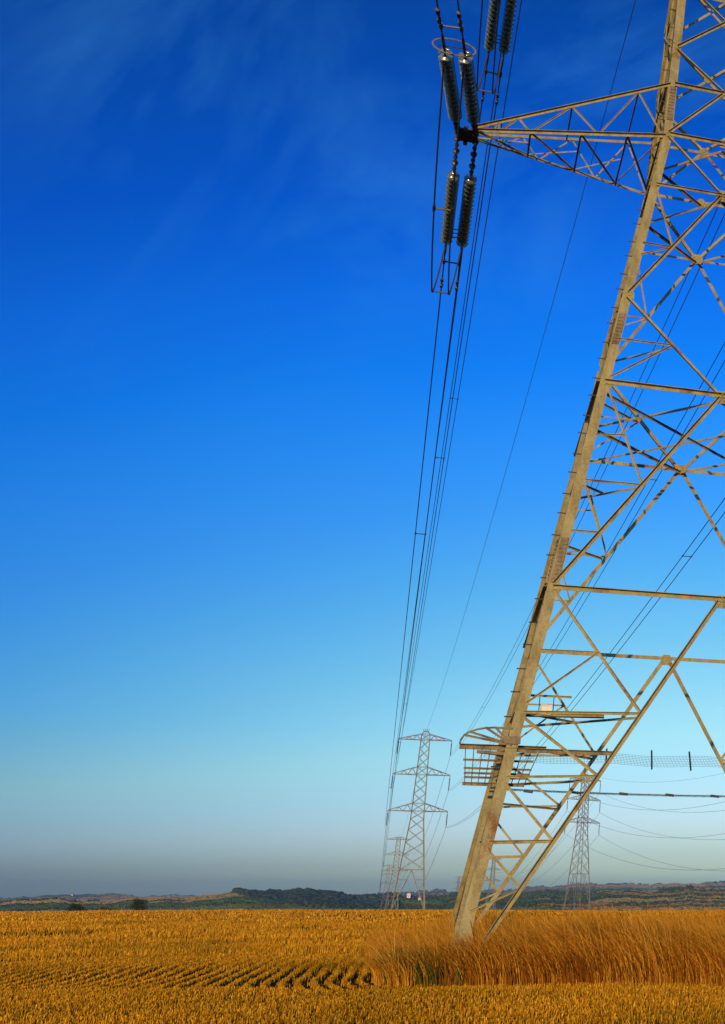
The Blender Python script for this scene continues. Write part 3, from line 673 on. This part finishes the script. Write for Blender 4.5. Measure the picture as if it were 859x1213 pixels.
for (li, sg), tp in TIPS.items():
    tw = tower_pt(tp)
    for j, s_ in (('outer', -1), ('inner', 1)):
        sl_f = -0.12; sl_b = -0.05
        pf = tw + side_f * SEP * s_ + fwd * 0.1; pb = tw + side_b * SEP * s_ + back * 0.05
        df = (fwd + Vector((0, 0, sl_f))); db = (back + Vector((0, 0, sl_b)))
        show = li < 2
        ef = tension_string(pf, df, 1.3, f'{j} glass disc string, {ARMNAME[li]} arm {ARMSIDE[sg]}, pulled towards the slender pylon')
        eb = tension_string(pb, db, 0.55, f'{j} glass disc string, {ARMNAME[li]} arm {ARMSIDE[sg]}, pulled the opposite way', 15)
        # conductor to the next pylon and the one going back
        e1 = E1[(li, sg)] + side_f * SEP * s_
        wire(ef, e1, 3.2, 0.018, f'{j} wire from the {ARMNAME[li]} arm {ARMSIDE[sg]} to the slender pylon', 'conductors from the near pylon to the slender pylon')
        bk = tw + back * 230 + side_b * SEP * s_; bk.z = tw.z - 1
        wire(eb, bk, 3.5, 0.019, f'{j} wire from the {ARMNAME[li]} arm {ARMSIDE[sg]}, leaving the opposite way', 'conductors leaving the near pylon the opposite way')
        # jumper loop under the arm tip
        dv = Vector((0, 0, 1)); a_, c_ = eb - db.normalized() * 0.5, ef - df.normalized() * 0.5
        outw = tower_pt((sg * (abs(tp.x) + 1), tp.y, tp.z)) - tw
        pts = []
        for i in range(37):
            t = i / 28 if i < 24 else 0.857 + (i - 24) * 0.143 / 12; q = a_.lerp(c_, t); sh = (1 - (1 - t / 0.9) ** 1.7) if t < 0.9 else math.sqrt(max(0, 1 - ((t - 0.9) / 0.1) ** 2))
            pts.append(q - Vector((0, 0, 1.72 * sh)) + outw * (0.16 * sh))
        o = MB().tube(pts, 0.019, 6).build('jumper_cable', M_WIRE)
        tag(o, f'{j} drooping jumper cable under the tip of the {ARMNAME[li]} arm {ARMSIDE[sg]}', 'cable', 'jumper loops under the arm tips')
        CLAMPS[(li, sg, s_)] = (ef, eb, df, db, pts)
    # arcing rings and spacers of the twin set
    for tg, e_idx in (('towards the slender pylon', 0), ('on the opposite span', 1)):
        eA, eB_ = CLAMPS[(li, sg, -1)][e_idx], CLAMPS[(li, sg, 1)][e_idx]; d = CLAMPS[(li, sg, 1)][2 + e_idx].normalized()
        c = (eA + eB_) / 2 - d * (0.95 if e_idx == 0 else 0.32); sd = (eB_ - eA).normalized(); up = d.cross(sd).normalized()
        ring = []
        for k in range(28):
            a = 2 * math.pi * k / 28; ring.append(c + sd * math.cos(a) * (0.40 if e_idx else 0.30) + up * math.sin(a) * (0.17 if e_idx else 0.12) - d * 0.06 * math.cos(a))
        mb = MB().tube(ring, 0.016, 6, closed=True)
        o = mb.build('arcing_ring', M_RUST); tag(o, f'oval ring round twin strings, {ARMNAME[li]} arm {ARMSIDE[sg]}, {tg}', 'ring', 'arcing rings on the insulator sets')
        MB().tube([c - sd * 0.3, c + sd * 0.3], 0.012, 5).build('cross_tie', M_DARK, o)
        for dd in (0.35,):
            q = (eA + eB_) / 2 + d * dd
            o2 = MB().tube([q - sd * (SEP + 0.02), q + sd * (SEP + 0.02)], 0.02, 6).build('spacer', M_DARK)
            for s_ in (-1, 1): MB().tube([q + sd * SEP * s_ - d * 0.08, q + sd * SEP * s_ + d * 0.08], 0.038, 6).build('clamp', M_DARK, o2)
            tag(o2, f'spacer bar {"beside" if dd < 0.5 else "beyond"} strings, {ARMNAME[li]} arm {ARMSIDE[sg]}, {tg}', 'spacer', 'spacers between twin wires')
    pa, pb_ = CLAMPS[(li, sg, -1)][4], CLAMPS[(li, sg, 1)][4]
    for k, wd in ((14, 'opposite end'), (30, 'slender pylon end')):
        o2 = MB().tube([pa[k], pb_[k]], 0.02, 6).build('spacer', M_DARK)
        for e_ in (pa, pb_): MB().tube([e_[k] - (e_[k + 1] - e_[k]) * .3, e_[k] + (e_[k + 1] - e_[k]) * .3], 0.035, 6).build('clamp', M_DARK, o2)
        tag(o2, f'spacer bar on jumper loop, {wd}, {ARMNAME[li]} arm {ARMSIDE[sg]}', 'spacer', 'spacers between twin wires')
# spacers out along the spans
for (li, sg) in TIPS:
    A_, B_ = CLAMPS[(li, sg, -1)][0], CLAMPS[(li, sg, 1)][0]
    A1_, B1_ = E1[(li, sg)] - side_f * SEP, E1[(li, sg)] + side_f * SEP
    for k, t in enumerate((0.10 + 0.03 * li, 0.5 + 0.06 * li)):
        q = lambda a, c: a.lerp(c, t) - Vector((0, 0, 4 * 3.2 * t * (1 - t)))
        a, c = q(A_, A1_), q(B_, B1_)
        o2 = MB().tube([a, c], 0.018, 5).build('spacer', M_DARK)
        for e_ in (a, c): MB().tube([e_ - fwd * 0.1, e_ + fwd * 0.1], 0.032, 6).build('clamp', M_DARK, o2)
        tag(o2, f'{["first", "second", "third", "fourth"][k]} spacer out on the {ARMNAME[li]} arm pair {ARMSIDE[sg]}', 'spacer', 'spacers between twin wires')
# vibration dampers on the wires above the viewer and beyond the strings
for s_, j in ((-1, 'outer'), (1, 'inner')):
    for idx_, nm_, dist in ((1, 'on the opposite span', 0.75), (0, 'towards the slender pylon', 1.25)):
        for li in (0, 1):
            e = CLAMPS[(li, -1, s_)][idx_]; d = CLAMPS[(li, -1, s_)][2 + idx_].normalized(); c = e + d * dist - Vector((0, 0, 0.07))
            o2 = MB().tube([c - d * 0.2, c - d * 0.08, c - d * 0.07, c + d * 0.07, c + d * 0.08, c + d * 0.2], [0.04, 0.045, 0.012, 0.012, 0.045, 0.04], 7).build('vibration_damper', M_DARK)
            MB().tube([c, c + Vector((0, 0, 0.09))], 0.018, 5).build('clamp', M_DARK, o2)
            tag(o2, f'damper weight on the {j} wire, {ARMNAME[li]} arm over the stubble, {nm_}', 'damper', 'vibration dampers')
# earth wire
top0 = tower_pt((0, 0, 34.5)); top1 = P1((0, 0, 34.3))
o = wire(top0, top1, 3.2, 0.014, 'thin single earth wire from the pylon peak to the slender pylon top', 'earth wires')
o = wire(top0, top0 + back * 230, 3.5, 0.014, 'thin single earth wire leaving the pylon peak the opposite way', 'earth wires')
# spans beyond the slender pylon and along the second line
def span(Pa, Pb, sag, label, group, r=0.03, sides=(-1, 1), ga=FT['arms']):
    for li, (zb, zt, tx) in enumerate(FT['arms']):
        for sg in sides:
            za, _, ta = ga[li]; a = Pa((sg * ta, 0, za - HANG - 0.15)); c = Pb((sg * tx, 0, zb - HANG - 0.15))
            wire(a, c, sag, r, label.format(ARMNAME[li], 'field side' if sg < 0 else 'pylon side'), group, n=20)
span(P1, P3, 9, '{} wire on the {} running on beyond the slender pylon', 'conductors beyond the slender pylon')
span(P3, P4, 9, '{} wire on the {} running on from the faint pylon to the last', 'conductors beyond the faint pylon', r=0.04)
span(P2, P7, 9, '{} arm wire, {}, in long sagging span from the second pylon', 'sagging wires of the second line', r=0.028, ga=FT2['arms'])
span(P2, P5, 12, '{} arm wire, {}, falling away behind the second pylon', 'far wires of the second line', r=0.032, ga=FT2['arms'])
wire(P2((0, 0, 34.3)), P7((0, 0, 34.3)), 7, 0.02, 'thin earth wire of the second line in a shallow sag', 'earth wires', n=20)
wire(P1((0, 0, 34.3)), P3((0, 0, 34.3)), 7, 0.02, 'thin earth wire going on from the slender pylon top', 'earth wires', n=20)

# ------------------------------------------------------------------ vegetation
def island_mat(name, stops, rough=0.8, trans=0.0):
    m, ns, ls, b = new_mat(name, rough); b.inputs['Specular IOR Level'].default_value = 0.0
    g = ns.new('ShaderNodeNewGeometry'); r = ns.new('ShaderNodeValToRGB'); fill_ramp(r, stops); ls.new(g.outputs['Random Per Island'], r.inputs[0])
    ls.new(r.outputs[0], b.inputs['Base Color'])
    if trans:
        tr = ns.new('ShaderNodeBsdfTranslucent'); ls.new(r.outputs[0], tr.inputs[0]); mx = ns.new('ShaderNodeMixShader'); mx.inputs[0].default_value = trans
        ls.new(b.outputs[0], mx.inputs[1]); ls.new(tr.outputs[0], mx.inputs[2]); ls.new(mx.outputs[0], ns['Material Output'].inputs[0])
    return m
M_STUB = island_mat('stubble_straw', [(0.0, (0.18, 0.074, 0.003)), (0.4, (0.40, 0.178, 0.007)), (0.8, (0.56, 0.27, 0.013)), (1.0, (0.72, 0.41, 0.04))])
def ribbons(px, py, pz, ang, h, lean, lean_dir, width, taper=0.6):
    """one quad per stalk"""
    n = len(px); dx, dy = np.cos(ang) * width / 2, np.sin(ang) * width / 2
    tx, ty = px + np.cos(lean_dir) * lean * h, py + np.sin(lean_dir) * lean * h
    V = np.empty((n, 4, 3))
    V[:, 0] = np.stack([px - dx, py - dy, pz], -1); V[:, 1] = np.stack([px + dx, py + dy, pz], -1)
    V[:, 2] = np.stack([tx + dx * taper, ty + dy * taper, pz + h], -1); V[:, 3] = np.stack([tx - dx * taper, ty - dy * taper, pz + h], -1)
    return V.reshape(-1, 3)
# outline of the uncut patch round the pylon (world X, Y): front edge straight, left edge along the wires
FRONT = 19.95
LDX, LDY = -0.36, 0.933                                   # direction of the patch's left edge going away
LX0 = -7.35
def left_dist(x, y): return (x - (LX0 + (y - FRONT) * LDX / LDY)) * LDY       # >0 inside
def in_island(x, y, grow=0.0):
    return (y > FRONT - grow) & (left_dist(x, y) > -grow) & (y < 33.5 + 0.3 * x * 0 + grow) & (x < 6 + grow)
def view_xy(n, y0, y1, power=1.0, margin=0.12):
    """random points inside a slightly widened view wedge"""
    u = rng.random(n); y = (y0 ** power + u * (y1 ** power - y0 ** power)) ** (1 / power)
    t0, t1 = math.tan(R(px_az(0))) - margin, math.tan(R(px_az(859))) + margin
    return y * (t0 + (t1 - t0) * rng.random(n)), y
VS = []
def lf_noise(x, y, sc, seed):
    """smooth value noise 0..1"""
    g = np.random.default_rng(seed).random((64, 64)); u, v = x / sc, y / sc
    i, j = np.floor(u).astype(int), np.floor(v).astype(int); fu, fv = sstep(u - i), sstep(v - j)
    G = lambda a, c: g[a % 64, c % 64]
    return (G(i, j) * (1 - fu) + G(i + 1, j) * fu) * (1 - fv) + (G(i, j + 1) * (1 - fu) + G(i + 1, j + 1) * fu) * fv
def stubble(n, y0, y1, hgt, wid, power, rows, lean=0.16):
    x, y = view_xy(n, y0, y1, power)
    if rows == 'head' and lean > 1: pass     # loose straw lying anywhere
    elif rows == 'head':          # headland: drilled across
        k = 0.17; y = (np.round(y / k) + 0.28 * rng.standard_normal(n)) * k
    else:
        d = -left_dist(x, y) + (y - FRONT) * 0.045              # distance outside the island's left edge, rows slightly turned from it
        near_ = np.clip((22.0 - y) / 4.0, 0, 1)
        bend = 0.85 * near_ ** 1.6 * np.exp(-np.clip(d, 0, 99) / 3.0) + 0.05 * np.sin(y * 0.9 + d * 0.35)
        k = 0.225; q = d + bend
        q2 = (np.round(q / k) + np.where(rng.random(n) < 0.05, 0.5, 0.10 + 0.03 * np.clip(y - 23, 0, 8)) * rng.standard_normal(n)) * k
        x = x - (q2 - q) / LDY
    z = terrain(x, y)
    s1 = lf_noise(x + 300, y * 0.45 + 90, 1.6, 3); s2 = lf_noise(x + 500, y * 0.35 + 70, 6.0, 5)
    keep = ~in_island(x, y, -0.1) & (rng.random(n) < 0.35 + 0.9 * s1)
    # wheel ruts
    rut = np.abs(y - (32.5 + 0.55 * (x + 12) + 0.5 * np.sin(x * 0.8))) < 0.35
    rut |= np.abs(y - (47 - 0.12 * (x + 14) + 0.8 * np.sin(x * 0.5))) < 0.5
    rut |= (np.abs(y - (66 + 0.2 * (x + 20))) < 0.9) & (s2 > 0.4)
    rut |= (np.abs(x + 17.75 + 0.25 * np.sin(y)) < 0.75) & (y > 24.5) & (y < 31)
    rut |= (np.abs(y - (37.5 + 0.4 * np.sin(x))) < 1.0) & (x > -17) & (x < -13.2)
    keep &= ~(rut & (rng.random(n) < 0.85) & (s2 > 0.25))
    x, y, z, s1, s2 = x[keep], y[keep], z[keep], s1[keep], s2[keep]; n = len(x)
    h = hgt * (0.7 + 0.5 * rng.random(n)) * (0.55 + 0.5 * s1 + 0.4 * s2)
    VS.append(ribbons(x, y, z - 0.01, rng.normal(0, 0.8, n), h, np.abs(rng.normal(0, lean, n)), rng.random(n) * 6.28, wid * (0.7 + 0.6 * rng.random(n))))
stubble(85000, 13.2, 18.4, 0.125, 0.011, 2, 'head', 0.26)
stubble(22000, 13.2, 18.2, 0.055, 0.009, 2, 'head', 1.4)
stubble(190000, 17.9, 30, 0.088, 0.010, 2, 'rows', 0.12)
stubble(60000, 29, 42, 0.125, 0.015, 1.5, 'rows')
stubble(80000, 41, 80, 0.15, 0.026, 1.5, 'rows')
stubble(110000, 76, 232, 0.17, 0.08, 1.3, 'rows')
V = np.concatenate(VS)
stub = big_mesh('stubble', V, np.arange(len(V)).reshape(-1, 4), M_STUB); st_n, st_l = M_STUB.node_tree.nodes, M_STUB.node_tree.links
st_b = st_n['Principled BSDF']; old = st_b.inputs['Base Color'].links[0].from_socket
st_t = st_n.new('ShaderNodeTexCoord'); st_m = st_n.new('ShaderNodeMapping'); st_m.inputs['Scale'].default_value = (0.34, 0.16, 0.3); st_l.new(st_t.outputs['Object'], st_m.inputs[0])
st_x = st_n.new('ShaderNodeTexNoise'); st_x.inputs['Scale'].default_value = 1.0; st_x.inputs['Detail'].default_value = 5; st_l.new(st_m.outputs[0], st_x.inputs['Vector'])
st_r = st_n.new('ShaderNodeValToRGB'); fill_ramp(st_r, [(0.34, (0.62, 0.66, 0.62)), (0.5, (0.95, 0.95, 0.95)), (0.66, (1.15, 1.1, 1.0))]); st_l.new(st_x.outputs[0], st_r.inputs[0])
st_k = st_n.new('ShaderNodeMix'); st_k.data_type = 'RGBA'; st_k.blend_type = 'MULTIPLY'; st_k.inputs[0].default_value = 1.0; st_l.new(old, st_k.inputs[6]); st_l.new(st_r.outputs[0], st_k.inputs[7]); st_l.new(st_k.outputs[2], st_b.inputs['Base Color'])
tag(stub, 'cut golden straw stubble covering the field in rows', 'stubble', kind='stuff')

def blades(x, y, h, wid, bend, bdir, segs, mat, name, label, cat='grass'):
    n = len(x); z = terrain(x, y); a = rng.normal(0, 0.7, n); V = np.empty((n, (segs + 1) * 2, 3))
    for k in range(segs + 1):
        t = k / segs; off = bend * h * t ** 2.0
        cx, cy, cz = x + np.cos(bdir) * off, y + np.sin(bdir) * off, z - 0.02 + h * (t - 0.35 * bend * t ** 3)
        w = wid * (1 - t) ** 0.6 * 0.5 + 0.0012
        V[:, 2 * k] = np.stack([cx - np.cos(a) * w, cy - np.sin(a) * w, cz], -1); V[:, 2 * k + 1] = np.stack([cx + np.cos(a) * w, cy + np.sin(a) * w, cz], -1)
    base = (np.arange(n) * (segs + 1) * 2)[:, None, None]
    q = np.array([[2 * k, 2 * k + 1, 2 * k + 3, 2 * k + 2] for k in range(segs)])[None]
    o = big_mesh(name, V.reshape(-1, 3), (base + q).reshape(-1, 4), mat); tag(o, label, cat, kind='stuff'); return o
def island_pts(n, front_bias=0.0, xmax=1.5):
    out_x, out_y = [], []
    while sum(map(len, out_x)) < n:
        y = FRONT + (33.0 - FRONT) * rng.random(n) ** (1 + front_bias); x = -14 + (xmax + 14) * rng.random(n)
        wob = 0.16 * np.sin(x * 1.9) + 0.10 * np.sin(x * 4.7 + 1)
        k = (left_dist(x, y) > 0.12 * np.sin(y * 1.7)) & (y > FRONT + 0.1 + wob * 0.6)
        out_x.append(x[k]); out_y.append(y[k])
    return np.concatenate(out_x)[:n], np.concatenate(out_y)[:n]
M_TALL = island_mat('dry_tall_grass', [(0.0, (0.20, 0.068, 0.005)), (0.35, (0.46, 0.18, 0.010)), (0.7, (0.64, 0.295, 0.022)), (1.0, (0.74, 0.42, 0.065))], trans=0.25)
M_REDG = island_mat('red_brown_grass', [(0.0, (0.09, 0.026, 0.003)), (0.5, (0.22, 0.07, 0.005)), (1.0, (0.36, 0.13, 0.012))], trans=0.2)
M_GREEN = island_mat('green_grass', [(0.0, (0.05, 0.055, 0.006)), (0.6, (0.11, 0.105, 0.010)), (1.0, (0.22, 0.15, 0.02))], trans=0.25)
N = 62000
x, y = island_pts(N, 0.7)
edge = np.clip(left_dist(x, y) / 2.2, 0, 1)
h = (0.55 + 0.40 * edge ** 0.8) * (0.72 + 0.42 * rng.random(N)) * (1 + 0.10 * np.sin(x * 1.3 + 0.5) + 0.06 * np.sin(x * 3.1 + y))
h *= np.where((np.abs(x + 6.5) < 0.9) & (y < 21.3), 1.05, 1.06)
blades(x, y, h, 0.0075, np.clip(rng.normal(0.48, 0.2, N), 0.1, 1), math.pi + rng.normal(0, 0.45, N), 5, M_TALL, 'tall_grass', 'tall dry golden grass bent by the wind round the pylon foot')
N = 3200
x, y = island_pts(N, 0.4)
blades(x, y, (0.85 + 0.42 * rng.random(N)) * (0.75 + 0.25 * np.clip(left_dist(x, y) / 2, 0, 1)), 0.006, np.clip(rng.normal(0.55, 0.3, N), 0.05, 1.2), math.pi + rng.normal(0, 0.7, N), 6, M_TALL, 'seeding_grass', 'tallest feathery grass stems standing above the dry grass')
N = 34000
x, y = island_pts(N, 2.2)
k = left_dist(x, y) > 0.7
x, y = x[k], y[k]; n = len(x)
blades(x, y, 0.28 + 0.46 * rng.random(n), 0.010, np.clip(rng.normal(0.35, 0.2, n), 0, 1), math.pi + rng.normal(0, 0.8, n), 3, M_REDG, 'red_undergrowth', 'short red-brown dead growth at the foot of the tall grass')
N = 9000
x = rng.normal(-7.2, 0.42, N); y = FRONT + 0.05 + 2.6 * rng.random(N); k = (left_dist(x, y) > 0.02) & (rng.random(N) < 0.62) & (x < -6.1); x, y = x[k], y[k]; n = len(x)
blades(x, y, 0.28 + 0.34 * rng.random(n), 0.011, np.clip(rng.normal(0.3, 0.2, n), 0, 1), math.pi + rng.normal(0, 1.2, n), 3, M_GREEN, 'green_grass', 'dark green grass tuft at the corner of the tall dry grass')
# weeds fringing the crest of the field
N = 2600
x, y = view_xy(N, 150, 215, 1.0); k = (np.sin(x * 0.19) + np.sin(x * 0.07 + 2) > 0.2); x, y = x[k], y[k]; n = len(x)
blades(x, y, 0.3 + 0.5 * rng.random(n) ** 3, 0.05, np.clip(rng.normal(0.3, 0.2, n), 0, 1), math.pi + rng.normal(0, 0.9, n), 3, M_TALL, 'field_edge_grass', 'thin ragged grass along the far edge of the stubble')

# standing crops and stubble on the far fields, coloured by the field they grow in
M_CROP = M_GROUND.copy(); M_CROP.name = 'far_crops'
bb = M_CROP.node_tree.nodes['Principled BSDF']
for l_ in list(bb.inputs['Normal'].links): M_CROP.node_tree.links.remove(l_)
CV = []
for n, r0, r1, hh, ww in ((70000, 640, 1620, 0.45, 2.2), (30000, 2200, 4400, 1.3, 8.0)):
    r = np.sqrt(r0 ** 2 + rng.random(n) * (r1 ** 2 - r0 ** 2)); a = np.radians(rng.uniform(px_az(-250), px_az(1050), n))
    x, y = r * np.sin(a), r * np.cos(a)
    CV.append(ribbons(x, y, terrain(x, y) - 0.05, rng.normal(0, 0.7, n), hh * rng.uniform(0.6, 1.2, n), np.zeros(n) + 0.1, rng.random(n) * 6.28, ww * rng.uniform(0.6, 1.4, n), 0.8))
CV = np.concatenate(CV)
crops = big_mesh('far_crops', CV, np.arange(len(CV)).reshape(-1, 4), M_CROP); tag(crops, 'straw and grass standing on the patchwork of far fields', 'crops', kind='stuff')

# far woods and hedges
def ico():
    import bmesh
    bm = bmesh.new(); bmesh.ops.create_icosphere(bm, subdivisions=2, radius=1); v = np.array([q.co[:] for q in bm.verts]); f = np.array([[q.index for q in p.verts] for p in bm.faces]); bm.free(); return v, f
IV, IF = ico()
def clumps(name, P, rad, hgt, mat, label):
    n = len(P); nv = len(IV)
    sc = 1 + 0.42 * rng.standard_normal((n, nv)).clip(-1.3, 1.5) * 0.55
    ang = rng.random(n) * 6.28; c, s = np.cos(ang)[:, None], np.sin(ang)[:, None]
    vx, vy, vz = IV[:, 0][None], IV[:, 1][None], IV[:, 2][None]
    X = (vx * c - vy * s) * sc * rad[:, None] + P[:, 0:1]; Y = (vx * s + vy * c) * sc * rad[:, None] + P[:, 1:2]; Z = vz * sc * hgt[:, None] * 0.55 + P[:, 2:3] + hgt[:, None] * 0.5
    F = (np.arange(n)[:, None, None] * nv + IF[None]).reshape(-1, 3)
    o = big_mesh(name, np.stack([X, Y, Z], -1).reshape(-1, 3), F, mat); tag(o, label, 'trees' if 'wood' in name else 'hedge', kind='stuff'); return o
M_WOOD = noise_mat('far_foliage', [(0.3, (0.02, 0.032, 0.012)), (0.5, (0.04, 0.06, 0.02)), (0.75, (0.08, 0.09, 0.03))], scale=0.35, detail=6, rough=0.95, spec=0.1)
def at_az(px, r): 
    az = np.radians(np.degrees(np.arctan((px - CXPX) / FPX * math.cos(R(PITCH))))); return r * np.sin(az), r * np.cos(az)
pts, rad, hg = [], [], []
n = 1500
px = rng.uniform(278, 470, n); r = rng.uniform(1130, 1560, n)
k = (r > 1130 + np.clip((330 - px) / 50, 0, 1) * 300); px, r = px[k], r[k]
x, y = at_az(px, r); z = terrain(x, y)
clumps('woodland', np.stack([x, y, z - 1], -1), rng.uniform(2.5, 4.5, len(x)), rng.uniform(2.2, 4.8, len(x)), M_WOOD, 'dark wood covering the low hill behind the stubble')
HP, HR, HH = [], [], []
def hedge(px0, r0, px1, r1, h, dens=1.0, gap=0.0):
    xa, ya = at_az(px0, r0); xb, yb = at_az(px1, r1); L = math.hypot(xb - xa, yb - ya); n = int(L / (h * 0.55) * dens) + 2
    t = rng.random(n); x = xa + (xb - xa) * t + rng.normal(0, h * 0.25, n); y = ya + (yb - ya) * t + rng.normal(0, h * 0.5, n)
    keep = (np.sin(t * 37 + px0) > -1 + gap * 2); x, y, n = x[keep], y[keep], keep.sum()
    HP.append(np.stack([x, y, terrain(x, y) - 0.4], -1)); HR.append(h * rng.uniform(0.4, 0.75, n)); HH.append(h * rng.uniform(0.55, 1.25, n))
for a in [(470, 1180, 600, 1230, 6), (520, 1330, 660, 1300, 5), (590, 1160, 700, 1215, 7), (650, 1250, 800, 1330, 6), (700, 1290, 900, 1345, 6.5), (760, 1190, 860, 1180, 5), (720, 1150, 790, 1160, 6), (800, 1240, 960, 1260, 5),
          (640, 1430, 900, 1440, 5), (540, 1460, 700, 1480, 6), (480, 1500, 560, 1490, 7), (780, 1480, 820, 1478, 8), (830, 1470, 1000, 1460, 6), (700, 1500, 760, 1500, 4), (0, 1180, 130, 1240, 4), (60, 1360, 220, 1420, 4), (150, 1230, 290, 1190, 4.5), (190, 1330, 300, 1300, 4),
          (-120, 1300, 60, 1350, 5), (-200, 1200, 0, 1210, 5), (430, 1420, 520, 1440, 5), (900, 1250, 1150, 1300, 6), (0, 1480, 120, 1500, 5), (620, 1130, 760, 1120, 4), (760, 1105, 900, 1110, 4), (440, 1120, 560, 1135, 5)]:
    hedge(*a[:4], a[4] * 0.4, dens=1.8, gap=0.04)
for k in range(26):
    p0 = rng.uniform(-150, 1050); r0 = rng.uniform(2700, 4250); hedge(p0, r0, p0 + rng.uniform(25, 110), r0 + rng.uniform(-120, 120), rng.uniform(3.5, 6), 0.8)
P_, R_, H_ = np.concatenate(HP), np.concatenate(HR), np.concatenate(HH)
clumps('hedgerows', P_, R_, H_, M_WOOD, 'dark hedges and tree lines between the fields beyond the stubble')

# single bushes and trees just over the crest
M_BARK = noise_mat('bark', [(0.3, (0.05, 0.04, 0.03)), (0.7, (0.11, 0.085, 0.06))], scale=8, bump=0.4)
M_LEAF = island_mat('tree_leaves', [(0.0, (0.02, 0.032, 0.01)), (0.6, (0.045, 0.06, 0.018)), (1.0, (0.09, 0.095, 0.03))], trans=0.2)
def tree(px, r, width, height, label, base_drop=0.0):
    x, y = at_az(np.array(float(px)), float(r)); z = float(terrain(x, y)) - base_drop
    o = empty('field_tree', (float(x), float(y), z)); tag(o, label, 'tree', 'trees behind the stubble')
    mb = MB().tube([(0, 0, -0.2), (0.05, 0, height * 0.2), (0.0, 0.05, height * 0.55)], [height * 0.05, height * 0.04, height * 0.015], 7)
    for k in range(6):
        a = k * 1.05 + 0.3; mb.tube([(0, 0, height * (0.18 + 0.04 * k)), (math.cos(a) * width * 0.25, math.sin(a) * width * 0.25, height * (0.4 + 0.05 * k))], [height * 0.022, height * 0.008], 5)
    mb.build('trunk', M_BARK, o)
    n = 2600; nc = 26
    cc = rng.standard_normal((nc, 3)); cc /= np.linalg.norm(cc, axis=1)[:, None]; cc *= rng.uniform(0.45, 0.95, nc)[:, None]
    cc = cc * np.array([width * 0.42, width * 0.42, height * 0.40]) + np.array([0, 0, height * 0.55])
    i = rng.integers(0, nc, n); p = cc[i] + rng.standard_normal((n, 3)) * np.array([width * 0.075, width * 0.075, height * 0.075])
    p[:, 2] = np.maximum(p[:, 2], height * 0.08)
    u = rng.standard_normal((n, 3)); u /= np.linalg.norm(u, axis=1)[:, None]; v = np.cross(u, rng.standard_normal((n, 3))); v /= np.linalg.norm(v, axis=1)[:, None]
    s = width * 0.022 * rng.uniform(0.7, 1.4, n)[:, None]
    Vv = np.stack([p - u * s, p + v * s * 0.6, p + u * s, p - v * s * 0.6], 1).reshape(-1, 3)
    c = big_mesh('crown', Vv, np.arange(n * 4).reshape(-1, 4), M_LEAF); c.parent = o
tree(166, 226, 3.0, 2.7, 'rounded dark tree showing just over the stubble crest', 0.1)
tree(92, 226, 2.5, 1.8, 'low dark bush showing just over the stubble crest', 0.1)
tree(125, 227, 2.6, 1.2, 'small dark scrub patch between the bush and the rounded tree', 0.1)

# pale sunlit farm buildings far off
M_RENDER = noise_mat('white_render', [(0.3, (0.72, 0.68, 0.6)), (0.7, (0.82, 0.79, 0.72))], scale=0.8, rough=0.7)
M_TILE = noise_mat('roof_tile', [(0.3, (0.22, 0.10, 0.06)), (0.7, (0.32, 0.16, 0.10))], scale=1.2, rough=0.8)
M_PANE = noise_mat('dark_pane', [(0.3, (0.02, 0.025, 0.03)), (0.7, (0.04, 0.045, 0.05))], rough=0.1)
def house(px, r, lift, w, d, h, label):
    x, y = at_az(np.array(float(px)), float(r)); o = empty('farm_building', (float(x), float(y), float(terrain(x, y)) + lift), R(20)); tag(o, label, 'building', 'far farm buildings')
    MB().box((0, 0, h / 2 - 2), (w, d, h + 4)).build('wall', M_RENDER, o)
    mb = MB(); e = 0.3; v = [(-w / 2 - e, -d / 2 - e, h), (w / 2 + e, -d / 2 - e, h), (w / 2 + e, d / 2 + e, h), (-w / 2 - e, d / 2 + e, h), (-w / 2 - e, 0, h + d * 0.4), (w / 2 + e, 0, h + d * 0.4)]
    mb.add(v, [[0, 1, 5, 4], [2, 3, 4, 5], [1, 2, 5], [3, 0, 4], [3, 2, 1, 0]]); rf = mb.build('roof', M_TILE, o)
    MB().box((w * 0.3, 0, h + d * 0.45), (0.7, 0.7, 1.4)).build('chimney', M_TILE, rf)
    for k in (-0.28, 0.28): MB().box((w * k, -d / 2 - 0.03, h * 0.55), (w * 0.13, 0.08, h * 0.3)).build('window', M_PANE, o)
    MB().box((0, -d / 2 - 0.03, h * 0.2), (w * 0.12, 0.08, h * 0.55)).build('door', M_PANE, o)
house(483.5, 1480, 1, 3.6, 4, 3.6, 'bright white gable-roofed farmhouse between the legs of the slender pylon')
house(497, 1420, 0, 2.6, 3, 2.6, 'smaller pale farm building beside the leg of the slender pylon')
house(84, 3900, 0, 5, 5, 3.5, 'tiny white building on the far blue ridge above the low bush')

# ------------------------------------------------------------------ haze
m = bpy.data.materials.new('haze'); m.use_nodes = True; ns, ls = m.node_tree.nodes, m.node_tree.links; ns.clear()
out = ns.new('ShaderNodeOutputMaterial'); pv = ns.new('ShaderNodeVolumePrincipled'); pv.inputs['Color'].default_value = (0.72, 0.93, 0.93, 1); pv.inputs['Density'].default_value = 0.00016; pv.inputs['Anisotropy'].default_value = 0.55
ls.new(pv.outputs[0], out.inputs['Volume'])
hz = MB().box((0, 0, 10), (14000, 14000, 180)).build('haze', m); tag(hz, kind='stuff'); tag(hz, 'thin pale haze lying over the fields and far hills', 'haze')
